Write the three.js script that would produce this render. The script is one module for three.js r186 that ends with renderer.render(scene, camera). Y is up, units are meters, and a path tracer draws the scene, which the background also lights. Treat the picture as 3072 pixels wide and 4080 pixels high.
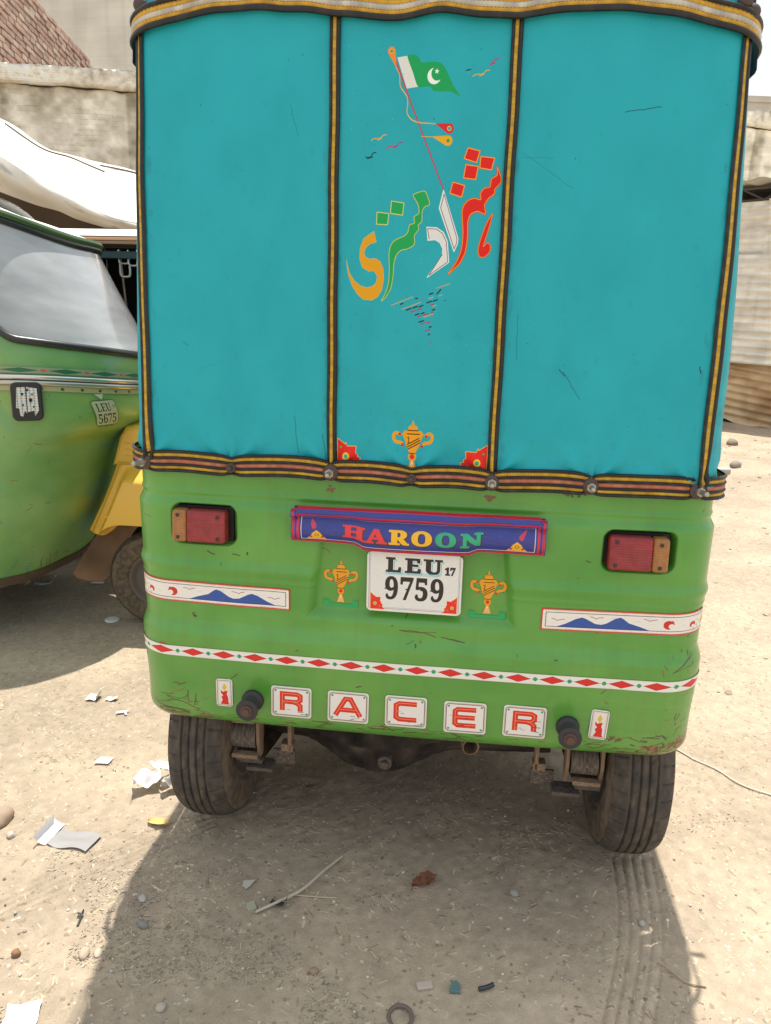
import * as THREE from 'three';
import { RoundedBoxGeometry } from 'three/addons/geometries/RoundedBoxGeometry.js';
import { mergeGeometries, mergeVertices } from 'three/addons/utils/BufferGeometryUtils.js';

// ------------------------------------------------------------------ camera, sky, sun, exposure
const scene = new THREE.Scene();
const camera = new THREE.PerspectiveCamera(67.28, 771 / 1024, 0.05, 400);
camera.position.set(0.1165, 1.3013, 1.5456);
camera.rotation.order = 'YXZ';
camera.rotation.set(-0.2448, 0.1124, 0.0264);
const renderer = new THREE.WebGLRenderer({ antialias: true });
renderer.toneMapping = THREE.LinearToneMapping;
renderer.toneMappingExposure = 1.23;
renderer.shadowMap.enabled = true;

const SUN = new THREE.Vector3(0.0, Math.sin(1.315), -Math.cos(1.315));
{
  const W = 256, H = 128, d = new Float32Array(W * H * 4);
  for (let j = 0; j < H; j++) for (let i = 0; i < W; i++) {
    const up = ((j + 0.5) / H - 0.5) * Math.PI, az = ((i + 0.5) / W - 0.5) * 2 * Math.PI;
    const x = Math.cos(az) * Math.cos(up), y = Math.sin(up), z = Math.sin(az) * Math.cos(up);
    const c = x * SUN.x + y * SUN.y + z * SUN.z, e = Math.max(0, y);
    const glow = 0.55 * Math.exp(-(1 - c) * 6), hz = Math.exp(-e * 3.2);
    const o = (j * W + i) * 4;
    d[o] = 0.68 + 0.24 * hz + glow; d[o + 1] = 0.735 + 0.19 * hz + glow * 0.96; d[o + 2] = 0.82 + 0.10 * hz + glow * 0.90; d[o + 3] = 1;
  }
  const t = new THREE.DataTexture(d, W, H, THREE.RGBAFormat, THREE.FloatType);
  t.mapping = THREE.EquirectangularReflectionMapping; t.magFilter = t.minFilter = THREE.LinearFilter; t.needsUpdate = true;
  scene.background = t; scene.environment = t;
}
const sun = new THREE.DirectionalLight(new THREE.Color(1, 0.945, 0.87), 4.9);
sun.position.copy(SUN).multiplyScalar(30); sun.castShadow = true; sun.shadow.radius = 1.2;
sun.shadow.mapSize.set(4096, 4096);
Object.assign(sun.shadow.camera, { left: -15, right: 15, top: 15, bottom: -15, near: 1, far: 80 });
scene.add(sun, sun.target);

// ------------------------------------------------------------------ helpers
function rng(a) { return () => { a = (a + 0x6d2b79f5) | 0; let t = Math.imul(a ^ (a >>> 15), 1 | a); t = (t + Math.imul(t ^ (t >>> 7), 61 | t)) ^ t; return ((t ^ (t >>> 14)) >>> 0) / 4294967296; }; }
const R = rng(7);
const lerp = (a, b, t) => a + (b - a) * t, clamp = (x, a = 0, b = 1) => Math.min(b, Math.max(a, x));
const ss = (a, b, x) => { const t = clamp((x - a) / (b - a)); return t * t * (3 - 2 * t); };
const hash = (x, y, s) => { let h = Math.imul(x, 374761393) ^ Math.imul(y, 668265263) ^ Math.imul(s, 974711); h = Math.imul(h ^ (h >>> 13), 1274126177); return ((h ^ (h >>> 16)) >>> 0) / 4294967296; };
function vn(x, y, s = 1, p = 0) {           // value noise, tiling with period p when p > 0
  const ix = Math.floor(x), iy = Math.floor(y); let fx = x - ix, fy = y - iy; fx = fx * fx * (3 - 2 * fx); fy = fy * fy * (3 - 2 * fy);
  const m = p ? (k) => ((k % p) + p) % p : (k) => k, x0 = m(ix), x1 = m(ix + 1), y0 = m(iy), y1 = m(iy + 1);
  return lerp(lerp(hash(x0, y0, s), hash(x1, y0, s), fx), lerp(hash(x0, y1, s), hash(x1, y1, s), fx), fy);
}
const fbm = (x, y, s, o = 4, p = 0) => { let v = 0, a = 0.5, f = 1; for (let i = 0; i < o; i++) { v += a * vn(x * f, y * f, s + i, p * f); a *= 0.5; f *= 2; } return v; };
function curve(pts) { return (x) => { if (x <= pts[0][0]) return pts[0][1]; for (let i = 1; i < pts.length; i++) if (x <= pts[i][0]) { const t = (x - pts[i - 1][0]) / (pts[i][0] - pts[i - 1][0]); return lerp(pts[i - 1][1], pts[i][1], t); } return pts[pts.length - 1][1]; }; }
function smoothCurve(pts) { const c = new THREE.SplineCurve(pts.map((p) => new THREE.Vector2(...p))), P = c.getPoints(200).map((v) => [v.x, v.y]); return curve(P); }
const taken = {};
const numbered = (n) => { const k = (taken[n] = (taken[n] ?? -1) + 1); return k ? n + '_' + String(k).padStart(3, '0') : n; };
const mat = (r, g, b, rough = 0.7, o = {}) => { const m = new (Object.keys(o).some((k) => /clearcoat|sheen|transmission|specular/.test(k)) ? THREE.MeshPhysicalMaterial : THREE.MeshStandardMaterial)({ roughness: rough, side: THREE.DoubleSide, ...o }); m.color.setRGB(r, g, b); return m; };
function obj(name, geo, m, parent = scene) {
  if (Array.isArray(geo)) geo = mergeGeometries(geo.map((g) => { g = g.index ? g.toNonIndexed() : g; for (const k of Object.keys(g.attributes)) if (!['position', 'normal', 'uv'].includes(k)) g.deleteAttribute(k); return g; }));
  const o = new THREE.Mesh(geo, m); o.name = parent === scene ? numbered(name) : name; o.castShadow = o.receiveShadow = true; parent.add(o); return o;
}
function tag(o, label, category, group) { o.userData = { label, category }; if (group) o.userData.group = group; return o; }
function struct(o) { o.userData.kind = 'structure'; return o; }
function thing(name, label, category, p = [0, 0, 0], turn = 0, group) { const o = new THREE.Group(); o.name = numbered(name); o.position.set(...p); o.rotation.y = turn; scene.add(o); return tag(o, label, category, group); }
function grid(nu, nv, fn) {                 // fn(u, v) -> [x, y, z, tu?, tv?]
  const p = [], uv = [], idx = [];
  for (let j = 0; j <= nv; j++) for (let i = 0; i <= nu; i++) { const q = fn(i / nu, j / nv); p.push(q[0], q[1], q[2]); uv.push(q[3] ?? i / nu, q[4] ?? j / nv); }
  for (let j = 0; j < nv; j++) for (let i = 0; i < nu; i++) { const a = j * (nu + 1) + i; idx.push(a, a + 1, a + nu + 2, a, a + nu + 2, a + nu + 1); }
  const g = new THREE.BufferGeometry(); g.setAttribute('position', new THREE.Float32BufferAttribute(p, 3)); g.setAttribute('uv', new THREE.Float32BufferAttribute(uv, 2)); g.setIndex(idx); g.computeVertexNormals(); return g;
}
const box = (w, h, d, x = 0, y = 0, z = 0, r = 0.004) => new RoundedBoxGeometry(w, h, d, 2, Math.min(r, w / 3, h / 3, d / 3)).translate(x, y, z);
const cyl = (r, r2, h, n = 24) => new THREE.CylinderGeometry(r, r2, h, n);
const tube = (pts, r, n = 24, closed = false) => new THREE.TubeGeometry(new THREE.CatmullRomCurve3(pts.map((p) => new THREE.Vector3(...p)), closed), n, r, 8, closed);
function bar(a, b, r, n = 10) { const A = new THREE.Vector3(...a), B = new THREE.Vector3(...b), d = B.clone().sub(A); const g = cyl(r, r, d.length(), n); g.applyQuaternion(new THREE.Quaternion().setFromUnitVectors(new THREE.Vector3(0, 1, 0), d.normalize())); const m = A.add(B).multiplyScalar(0.5); return g.translate(m.x, m.y, m.z); }
function extrude(pts, d, bevel = 0, curveSeg = 12) { const s = pts instanceof THREE.Shape ? pts : new THREE.Shape(pts.map((p) => new THREE.Vector2(...p))); return new THREE.ExtrudeGeometry(s, { depth: d, bevelEnabled: bevel > 0, bevelThickness: bevel, bevelSize: bevel, bevelSegments: 3, curveSegments: curveSeg }); }
function rrShape(w, h, r, cx = 0, cy = 0) { const s = new THREE.Shape(), x = cx - w / 2, y = cy - h / 2; s.moveTo(x + r, y); s.lineTo(x + w - r, y); s.absarc(x + w - r, y + r, r, -Math.PI / 2, 0); s.lineTo(x + w, y + h - r); s.absarc(x + w - r, y + h - r, r, 0, Math.PI / 2); s.lineTo(x + r, y + h); s.absarc(x + r, y + h - r, r, Math.PI / 2, Math.PI); s.lineTo(x, y + r); s.absarc(x + r, y + r, r, Math.PI, 1.5 * Math.PI); return s; }
function canvasTex(w, h, draw, repeat) {
  const c = document.createElement('canvas'); c.width = w; c.height = h; draw(c.getContext('2d'), w, h);
  const t = new THREE.CanvasTexture(c); t.colorSpace = THREE.SRGBColorSpace; t.magFilter = THREE.LinearFilter; t.anisotropy = 8; if (repeat) { t.wrapS = t.wrapT = THREE.RepeatWrapping; t.repeat.set(...repeat); } return t;
}
function dataTex(w, h, fn, srgb, repeat) {
  const d = new Uint8Array(w * h * 4);
  for (let j = 0; j < h; j++) for (let i = 0; i < w; i++) { const c = fn(i, j), o = (j * w + i) * 4; if (Array.isArray(c)) { d[o] = c[0]; d[o + 1] = c[1]; d[o + 2] = c[2]; } else d[o] = d[o + 1] = d[o + 2] = c; d[o + 3] = 255; }
  const t = new THREE.DataTexture(d, w, h); t.magFilter = t.minFilter = THREE.LinearFilter; t.generateMipmaps = true; t.needsUpdate = true; t.wrapS = t.wrapT = THREE.RepeatWrapping; if (srgb) t.colorSpace = THREE.SRGBColorSpace; if (repeat) t.repeat.set(...repeat); return t;
}
const wear = (g, w, h, n, seed) => { const q = rng(seed); for (let k = 0; k < n; k++) { const d = q(); g.fillStyle = d < 0.45 ? `rgba(196,178,144,${0.05 + q() * 0.12})` : d < 0.85 ? `rgba(60,48,34,${0.05 + q() * 0.13})` : `rgba(240,236,226,${0.08 + q() * 0.2})`; g.beginPath(); g.ellipse(q() * w, q() * h, 0.6 + q() * q() * q() * 9, 0.6 + q() * q() * 4, q() * 6, 0, 7); g.fill(); } };
const poly = (ctx, pts, fill, stroke, lw = 2, close = true) => { ctx.beginPath(); pts.forEach((p, i) => (i ? ctx.lineTo(p[0], p[1]) : ctx.moveTo(p[0], p[1]))); if (close) ctx.closePath(); if (fill) { ctx.fillStyle = fill; ctx.fill(); } if (stroke) { ctx.strokeStyle = stroke; ctx.lineWidth = lw; ctx.lineJoin = 'round'; ctx.stroke(); } };
const disc = (ctx, x, y, r, f) => { ctx.beginPath(); ctx.arc(x, y, r, 0, 7); ctx.fillStyle = f; ctx.fill(); };
const soft = (pts, n = 6) => { const c = new THREE.CatmullRomCurve3(pts.map((p) => new THREE.Vector3(p[0], p[1], 0)), true, 'catmullrom', 0.35); return c.getPoints(pts.length * n).map((v) => [v.x, v.y]); };

// ------------------------------------------------------------------ ground
const TRACK_R = smoothCurve([[-0.25, 0.575], [0.04, 0.545], [0.30, 0.47], [0.70, 0.34]]);     // x at z, right tyre track
function ground(x, z) {
  const far = ss(1.5, 6, Math.hypot(x, z));
  let h = (fbm(x * 1.3 + 9, z * 1.3 + 4, 11, 3) - 0.44) * lerp(0.022, 0.10, far) + (fbm(x * 9, z * 9, 21, 3) - 0.44) * 0.010;
  if (Math.abs(x) < 1.3 && z > -1 && z < 1) {
    h += (fbm(x * 45, z * 45, 31, 3) - 0.44) * 0.0065;
    const d = x - TRACK_R(z);
    if (z > -0.2 && Math.abs(d) < 0.07) { const g = Math.pow(0.5 + 0.5 * Math.cos((d / 0.0235) * 2 * Math.PI), 6); h += (-0.0065 * g - 0.002) * ss(0.07, 0.055, Math.abs(d)) * (0.35 + 0.9 * vn(x * 4, z * 6, 5)); }
    // two crossing tracks off the left tyre
    for (const [x0, z0, x1, z1, w, a] of [[-0.53, -0.19, -0.90, 0.25, 0.06, 1], [-0.55, -0.22, -1.15, 0.02, 0.05, 0.6]]) {
      const L = Math.hypot(x1 - x0, z1 - z0), ux = (x1 - x0) / L, uz = (z1 - z0) / L, t = (x - x0) * ux + (z - z0) * uz, q = (x - x0) * uz - (z - z0) * ux + 0.02 * Math.sin(t * 3);
      if (t > 0 && Math.abs(q) < w) { const g = Math.pow(0.5 + 0.5 * Math.cos((q / 0.021) * 2 * Math.PI), 6), lug = 0.6 + 0.4 * Math.cos(t / 0.016 * 6.283 + q * 60); h += a * -0.0085 * g * lug * ss(w, w * 0.7, Math.abs(q)) * ss(1.1, 0.5, t); }
    }
  }
  return h;
}
{
  const axis = (a, b, fine, end) => { const r = []; for (let x = a; x < b; x += fine) r.push(x); let st = fine; const lo = [], hi = []; for (let x = a - st; x > -end; x -= st) { lo.unshift(x); st = Math.min(st * 1.055, 6); } st = fine; for (let x = b; x < end; x += st) { hi.push(x); st = Math.min(st * 1.055, 6); } return [...lo, ...r, ...hi]; };
  const X = axis(-1.0, 0.85, 0.0045, 120), Zs = axis(-0.4, 0.6, 0.0065, 120).reverse();
  const nu = X.length - 1, nv = Zs.length - 1;
  const g = grid(nu, nv, (u, v) => { const x = X[Math.round(u * nu)], z = Zs[Math.round(v * nv)]; return [x, ground(x, z), z, x / 2.6, -z / 2.6]; });
  const N = 1536, cell = N / 2.6, rr = rng(3);
  const specks = new Float32Array(N * N), tint = new Int8Array(N * N);
  const stamp = (cx, cy, len, wid, ang, v, t) => { const c = Math.cos(ang), s = Math.sin(ang), r = Math.ceil(len); for (let y = -r; y <= r; y++) for (let x = -r; x <= r; x++) { const a = Math.abs(x * c + y * s), b = Math.abs(-x * s + y * c); if (a < len && b < wid) { const k = ((((cy + y) % N) + N) % N) * N + ((((cx + x) % N) + N) % N); specks[k] = v; tint[k] = t; } } };
  for (let k = 0; k < 6500; k++) { const x = Math.floor(rr() * N), y = Math.floor(rr() * N); if (fbm(x / 190, y / 190, 77, 3, 8) + rr() * 0.35 < 0.55) continue; stamp(x, y, 2 + rr() * 5, 0.8 + rr() * 0.5, rr() * 3.14, 0.5 + rr() * 0.5, rr() < 0.7 ? 1 : 2); }
  for (let k = 0; k < 5000; k++) stamp(Math.floor(rr() * N), Math.floor(rr() * N), 1 + rr() * 1.6, 1 + rr() * 1.4, rr() * 3, 0.6 + rr() * 0.4, rr() < 0.5 ? 3 : 2);
  const low = new Float32Array(N * N);
  for (let j = 0; j < N; j++) for (let i = 0; i < N; i++) low[j * N + i] = 0.62 * fbm(i / 192, j / 192, 41, 4, 8) + 0.38 * fbm(i / 12, j / 12, 51, 3, 128);
  const map = dataTex(N, N, (i, j) => {
    const k = j * N + i, n = low[k], gr = hash(i, j, 8) - 0.5; let l = 0.78 + 0.5 * (n - 0.45) + gr * 0.10;
    let c = [170 * l + 33, 154 * l + 30, 132 * l + 26];
    if (tint[k] === 1) c = [lerp(c[0], 212, specks[k] * 0.7), lerp(c[1], 195, specks[k] * 0.7), lerp(c[2], 160, specks[k] * 0.7)];
    if (tint[k] === 2) c = [lerp(c[0], 128, specks[k] * 0.7), lerp(c[1], 112, specks[k] * 0.7), lerp(c[2], 88, specks[k] * 0.7)];
    if (tint[k] === 3) c = [lerp(c[0], 205, specks[k] * 0.8), lerp(c[1], 198, specks[k] * 0.8), lerp(c[2], 182, specks[k] * 0.8)];
    return c;
  }, true);
  const bump = dataTex(N, N, (i, j) => { const k = j * N + i; return 90 + 90 * (low[k] - 0.3) + 25 * hash(i, j, 9) + (tint[k] ? 45 * specks[k] : 0); }, false);
  const m = new THREE.MeshStandardMaterial({ map, bumpMap: bump, bumpScale: 0.009, roughness: 1 });
  struct(obj('ground', g, m));
}

// ------------------------------------------------------------------ far walls and buildings
function wallAlong(a, b) { const A = new THREE.Vector2(...a), d = new THREE.Vector2(...b).sub(A), L = d.length(); d.normalize(); return { L, at: (t, off = 0) => [A.x + d.x * t - d.y * off, A.y + d.y * t + d.x * off] , turn: Math.atan2(-d.y, d.x) }; }
{
  // plastered boundary wall with a ragged coping
  const p0 = [-13.0, -9.91], p1 = [12.0, -15.91], w = wallAlong(p0, p1), H = 4.92;
  const wall = thing('boundary_wall', 'long stained grey plastered wall with a cracked coping behind the parked rickshaws', 'wall', [p0[0], 0, p0[1]], w.turn);
  const N = 1024;
  const map = dataTex(N, N, (i, j) => {   // tile 5 m x 5.4 m
    const u = i / N, v = j / N; let l = 0.95 + 0.36 * (fbm(u * 6, v * 6, 61, 5, 6) - 0.47) + 0.20 * (fbm(u * 30, v * 34, 63, 3, 30) - 0.44) * 2;
    const top = ss(0.55, 1.0, v) * (fbm(u * 9, v * 3, 66, 4, 9)), run = ss(0.54, 0.72, vn(u * 22, v * 1.5, 67, 22)) * ss(0.35, 1, v);
    l -= top * 0.36 + run * 0.17;
    const row = Math.floor(v * 62), br = vn(Math.floor(u * 22 + (row % 2) * 0.5), row, 68); if (br > 0.86) l -= 0.07 * ss(0.5, 0.7, vn(u * 5, v * 5, 69, 5));
    const jv = Math.abs(v * 62 - Math.round(v * 62)); if (jv < 0.10 && vn(u * 60, row, 64) > 0.72) l -= 0.05;
    const br2 = clamp((0.92 - l) * 1.8);
    return [255 * clamp(l * 1.0), 255 * clamp(l * (0.965 - 0.05 * br2)), 255 * clamp(l * (0.885 - 0.16 * br2))];
  }, true);
  const bump = dataTex(N, N, (i, j) => { const u = i / N, v = j / N, row = Math.floor(v * 62), fu = u * 22 + (row % 2) * 0.5, a = Math.min(Math.abs(v * 62 - Math.round(v * 62)), Math.abs(fu - Math.round(fu)) * 2.4); return 120 + 34 * ss(0, 0.28, a) * ss(0.45, 0.8, vn(u * 8, v * 8, 71, 8)) + 120 * (fbm(u * 26, v * 26, 73, 4, 26) - 0.45); });
  const M = new THREE.MeshStandardMaterial({ map, bumpMap: bump, bumpScale: 0.05, roughness: 0.95, side: THREE.DoubleSide });
  obj('wall_face', grid(160, 40, (u, v) => { const x = u * w.L, y = v * H; return [x, y, 0.03 * (fbm(x * 1.2, y * 1.2, 75, 3) - 0.45), x / 5, y / 5.0 + 0.02]; }), M, wall);
  obj('wall_back', box(w.L, H, 0.22, w.L / 2, H / 2, -0.16), M, wall);
  // coping: a strip with a ragged lower edge
  const cop = grid(420, 6, (u, v) => { const x = u * w.L, low = H - 0.05 - 0.05 * fbm(x * 4, 3, 81, 4) - 0.05 * vn(x * 0.8, 1, 82), top = H + 0.15 + 0.02 * fbm(x * 5, 9, 83, 3), y = lerp(low, top, clamp((v - 0.17) / 0.66)); const zz = v < 0.1 ? 0.0 : v > 0.95 ? -0.3 : 0.075 + 0.03 * fbm(x * 3, y * 3, 84, 3); return [x, y, zz, x / 2.3, y / 2.3]; });
  obj('coping', cop, new THREE.MeshStandardMaterial({ map, bumpMap: bump, bumpScale: 0.03, roughness: 0.95, side: THREE.DoubleSide, color: new THREE.Color(0.86, 0.84, 0.82) }), wall);
  obj('crack', grid(420, 1, (u, v) => { const x = u * w.L, y = H - 0.06 - 0.05 * fbm(x * 4, 3, 81, 4) - 0.05 * vn(x * 0.8, 1, 82) - (1 - v) * 0.035 * vn(x * 6, 3, 85); return [x, y, 0.03, u, v]; }), mat(0.05, 0.04, 0.03, 1), wall);
}
{
  // sheer grey building on the left and paler one on the right
  const N = 512, tex = (s, tr, tg, tb) => dataTex(N, N, (i, j) => { const u = i / N, v = j / N; let l = 0.92 + 0.18 * (fbm(u * 5, v * 5, s, 5, 5) - 0.47) + 0.03 * (vn(u * 3, v * 60, s + 9, 60) - 0.5) - 0.03 * ss(0.62, 0.85, vn(u * 16, v * 2, s + 11, 16)); return [tr * l, tg * l, tb * l]; }, true);
  const lb = thing('plain_building', 'tall blank grey rendered building rising behind the brick slope wall', 'building', [-18, 0, -22.6], -0.05);
  const bm = dataTex(256, 256, (i, j) => (j % 16 < 2 ? 90 : 170) + 50 * hash(i, j, 4));
  const mL = new THREE.MeshStandardMaterial({ map: tex(91, 218, 213, 198), bumpMap: bm, bumpScale: 0.008, roughness: 0.95, side: THREE.DoubleSide });
  const bw = (w, h, d, x, y, z) => { const g = new THREE.BoxGeometry(w, h, d).translate(x, y, z), p = g.attributes.position, u = g.attributes.uv; for (let i = 0; i < p.count; i++) u.setXY(i, (p.getX(i) + p.getZ(i)) / 4, p.getY(i) / 4); return g; };
  obj('wall', bw(18.5, 13.5, 8, 9.25, 6.75, -4), mL, lb); obj('parapet', bw(18.7, 0.25, 8.2, 9.25, 13.62, -4), mL, lb);
  const rb = thing('plain_building', 'pale rendered building seen above the wall at the right edge', 'building', [1.2, 0, -23.2], 0.16);
  const mR = new THREE.MeshStandardMaterial({ map: tex(131, 212, 205, 190), roughness: 0.95, side: THREE.DoubleSide });
  obj('wall', bw(18, 7.75, 8, 9, 3.875, -4), mR, rb); obj('parapet', bw(18.1, 0.16, 8.1, 9.02, 7.82, -4), mR, rb);
}
{
  // receding wall of bare bricks; every visible brick is a part
  const a = [-7.95, -11.42], b = [-9.12, -17.3], w = wallAlong(a, b), top = 6.86;
  const bw = thing('brick_wall', 'bare red brick wall running away behind the plastered wall, top left', 'wall', [a[0], 0, a[1]], w.turn);
  const mortar = mat(0.36, 0.31, 0.25, 1), rb = rng(17);
  obj('mortar_core', box(w.L + 0.2, top - 0.02, 0.24, w.L / 2, top / 2 - 0.03, -0.165), mortar, bw);
  const mats = [], base = [[0.52, 0.35, 0.285], [0.56, 0.40, 0.325], [0.45, 0.30, 0.245], [0.60, 0.48, 0.40], [0.49, 0.355, 0.30]];
  const bb = dataTex(128, 128, (i, j) => 128 + 180 * (fbm(i / 10, j / 10, 5, 4) - 0.45));
  for (const c of base) mats.push(mat(...c, 0.95, { bumpMap: bb, bumpScale: 0.01 }));
  const geos = [0, 1, 2, 3].map((k) => { const g = new RoundedBoxGeometry(0.235, 0.088, 0.11, 1, 0.012), p = g.attributes.position, q = rng(k + 40); for (let i = 0; i < p.count; i++) p.setXYZ(i, p.getX(i) + (q() - 0.5) * 0.004, p.getY(i) + (q() - 0.5) * 0.004, p.getZ(i)); g.computeVertexNormals(); return g; });
  const H = 0.106, L = 0.25; let n = 0;
  for (let row = 0; row < 26; row++) {
    const y = top - 0.05 - row * H;
    for (let k = 0; k < 23 && n < 299; k++) {
      const x = (k + (row % 2) * 0.5) * L; if (x > w.L - 0.1) continue;
      const dist = Math.hypot(w.at(x)[0] - 0.12, w.at(x)[1] - 1.55), ratio = (y - 1.3) / dist, wr = 3.6 / 13.2;   // only those above the plastered wall as seen from the yard
      const wx = w.at(x)[0], wz = w.at(x)[1];
      if (ratio < wr - 0.035 || (wx - 0.1165) / (wz - 1.5456) > 0.75) continue;
      const br = obj('brick', geos[Math.floor(rb() * 4)], mats[Math.floor(rb() * 5)], bw);
      br.position.set(x + (rb() - 0.5) * 0.012, y + (rb() - 0.5) * 0.008, -0.005 + rb() * 0.03); br.rotation.z = (rb() - 0.5) * 0.04; br.scale.set(0.96 + rb() * 0.06, 0.95 + rb() * 0.08, 1); n++;
    }
  }
}

// ------------------------------------------------------------------ corrugated shed on the right
{
  const sh = thing('corrugated_shed', 'whitish corrugated metal shed with a stained brown bottom sheet at the right edge', 'shed', [3.72, 0, -9.84], -Math.atan2(0.64, 0.77));
  const N = 512;
  const dirt = (r, g, b, s, rust) => dataTex(N, N, (i, j) => { const u = i / N, v = j / N, l = 0.97 + 0.30 * (fbm(u * 8, v * 24, s, 4, 8) - 0.46) - 0.04 * ss(0.55, 0.8, vn(u * 30, v * 4, s + 2, 30)), k = rust * ss(0.42, 0.75, fbm(u * 4, v * 9, s + 5, 4, 4)); return [lerp(r * l, 150 * l, k), lerp(g * l, 112 * l, k), lerp(b * l, 72 * l, k)]; }, true);
  const white = new THREE.MeshStandardMaterial({ map: dirt(232, 227, 214, 5, 0.16), roughness: 0.6, metalness: 0.0, side: THREE.DoubleSide });
  const brown = new THREE.MeshStandardMaterial({ map: dirt(205, 180, 142, 25, 0.7), roughness: 0.75, side: THREE.DoubleSide });
  const sheet = (x0, x1, y0, y1, z, pitch, slope, rag) => grid(60, Math.round(((y1 - y0) / pitch) * 12), (u, v) => { const x = lerp(x0, x1, u); let y = lerp(y0, y1, v); const ph = (y / pitch) * 2 * Math.PI; y += -slope * (x - 0.1) + (v < 0.04 ? rag * (fbm(x * 4, 2, 9, 4) - 0.5) : 0); return [x, y, z + 0.017 * Math.sin(ph) + 0.012 * (fbm(x * 2, y * 2, 15, 3) - 0.5), x / 2, y / 2]; });
  obj('corrugated_sheet', sheet(-3, 0.2, 2.22, 2.95, 0.0, 0.105, 0.0, 0), white, sh);
  obj('corrugated_sheet', sheet(0.12, 3.3, 2.22, 2.97, 0.02, 0.105, 0.004, 0), white, sh);
  obj('corrugated_sheet', sheet(-3, 4, 0.84, 2.27, 0.035, 0.105, 0.03, 0), white, sh);
  obj('corrugated_sheet', sheet(-3, 4, 0.03, 1.0, -0.03, 0.105, 0.12, 0.12), brown, sh).userData.label = 'brown stained lowest sheet hung askew';
  const dark = mat(0.02, 0.018, 0.016, 0.9);
  obj('back_panel', box(7, 3.3, 0.05, 0.5, 1.6, -3.2), dark, sh);
  const tr = [bar([-3, 2.98, -0.1], [4, 2.98, -0.1], 0.018), bar([-3, 3.13, -0.1], [4, 3.13, -0.1], 0.018)];
  for (let x = -3; x < 4; x += 0.6) tr.push(bar([x, 2.98, -0.1], [x + 0.3, 3.13, -0.1], 0.013), bar([x + 0.3, 3.13, -0.1], [x + 0.6, 2.98, -0.1], 0.013));
  obj('roof_truss', tr, mat(0.10, 0.09, 0.085, 0.6), sh);
  obj('roof_sheet', grid(90, 30, (u, v) => { const x = lerp(-3, 4, u), z = lerp(0.25, -3.3, v); return [x, 3.19 + 0.016 * Math.sin((x / 0.105) * 6.283) + (v < 0.04 ? 0.02 * fbm(x * 5, 1, 3, 3) : 0) - 0.03 * (0.25 - z), z]; }), white, sh);
  obj('side_sheet', box(0.03, 3.1, 3.2, -3, 1.55, -1.6), white, sh); obj('side_sheet', box(0.03, 3.1, 3.2, 4, 1.55, -1.6), white, sh);
}

// ------------------------------------------------------------------ shared vehicle pieces
const rubber = mat(0.028, 0.026, 0.024, 0.75), blackTrim = mat(0.018, 0.018, 0.022, 0.42), rustMat = mat(0.115, 0.075, 0.052, 0.9), steelDark = mat(0.06, 0.05, 0.042, 0.85), chrome = mat(0.55, 0.54, 0.52, 0.28, { metalness: 0.9 }), boltMat = mat(0.42, 0.39, 0.34, 0.4, { metalness: 0.8 }), washerMat = mat(0.075, 0.05, 0.042, 0.7), navyTrim = mat(0.012, 0.012, 0.035, 0.4);
const dustyRubberMap = dataTex(512, 512, (i, j) => { const u = i / 512, v = j / 512, d = clamp(0.25 + 1.3 * (fbm(u * 10, v * 10, 7, 5, 10) - 0.38)); return [lerp(58, 136, d * 0.6), lerp(54, 120, d * 0.6), lerp(50, 100, d * 0.6)]; }, true);
const tyreMat = new THREE.MeshStandardMaterial({ map: dustyRubberMap, roughness: 0.88, side: THREE.DoubleSide });
const wallMap = dataTex(512, 512, (i, j) => { const u = i / 512, v = j / 512, d = clamp(0.55 + 1.1 * (fbm(u * 12, v * 6, 17, 5, 12) - 0.42)); return [lerp(60, 156, d * 0.65), lerp(54, 134, d * 0.65), lerp(48, 104, d * 0.65)]; }, true);
const tyreWallMat = new THREE.MeshStandardMaterial({ map: wallMap, roughness: 0.95, side: THREE.DoubleSide });
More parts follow.
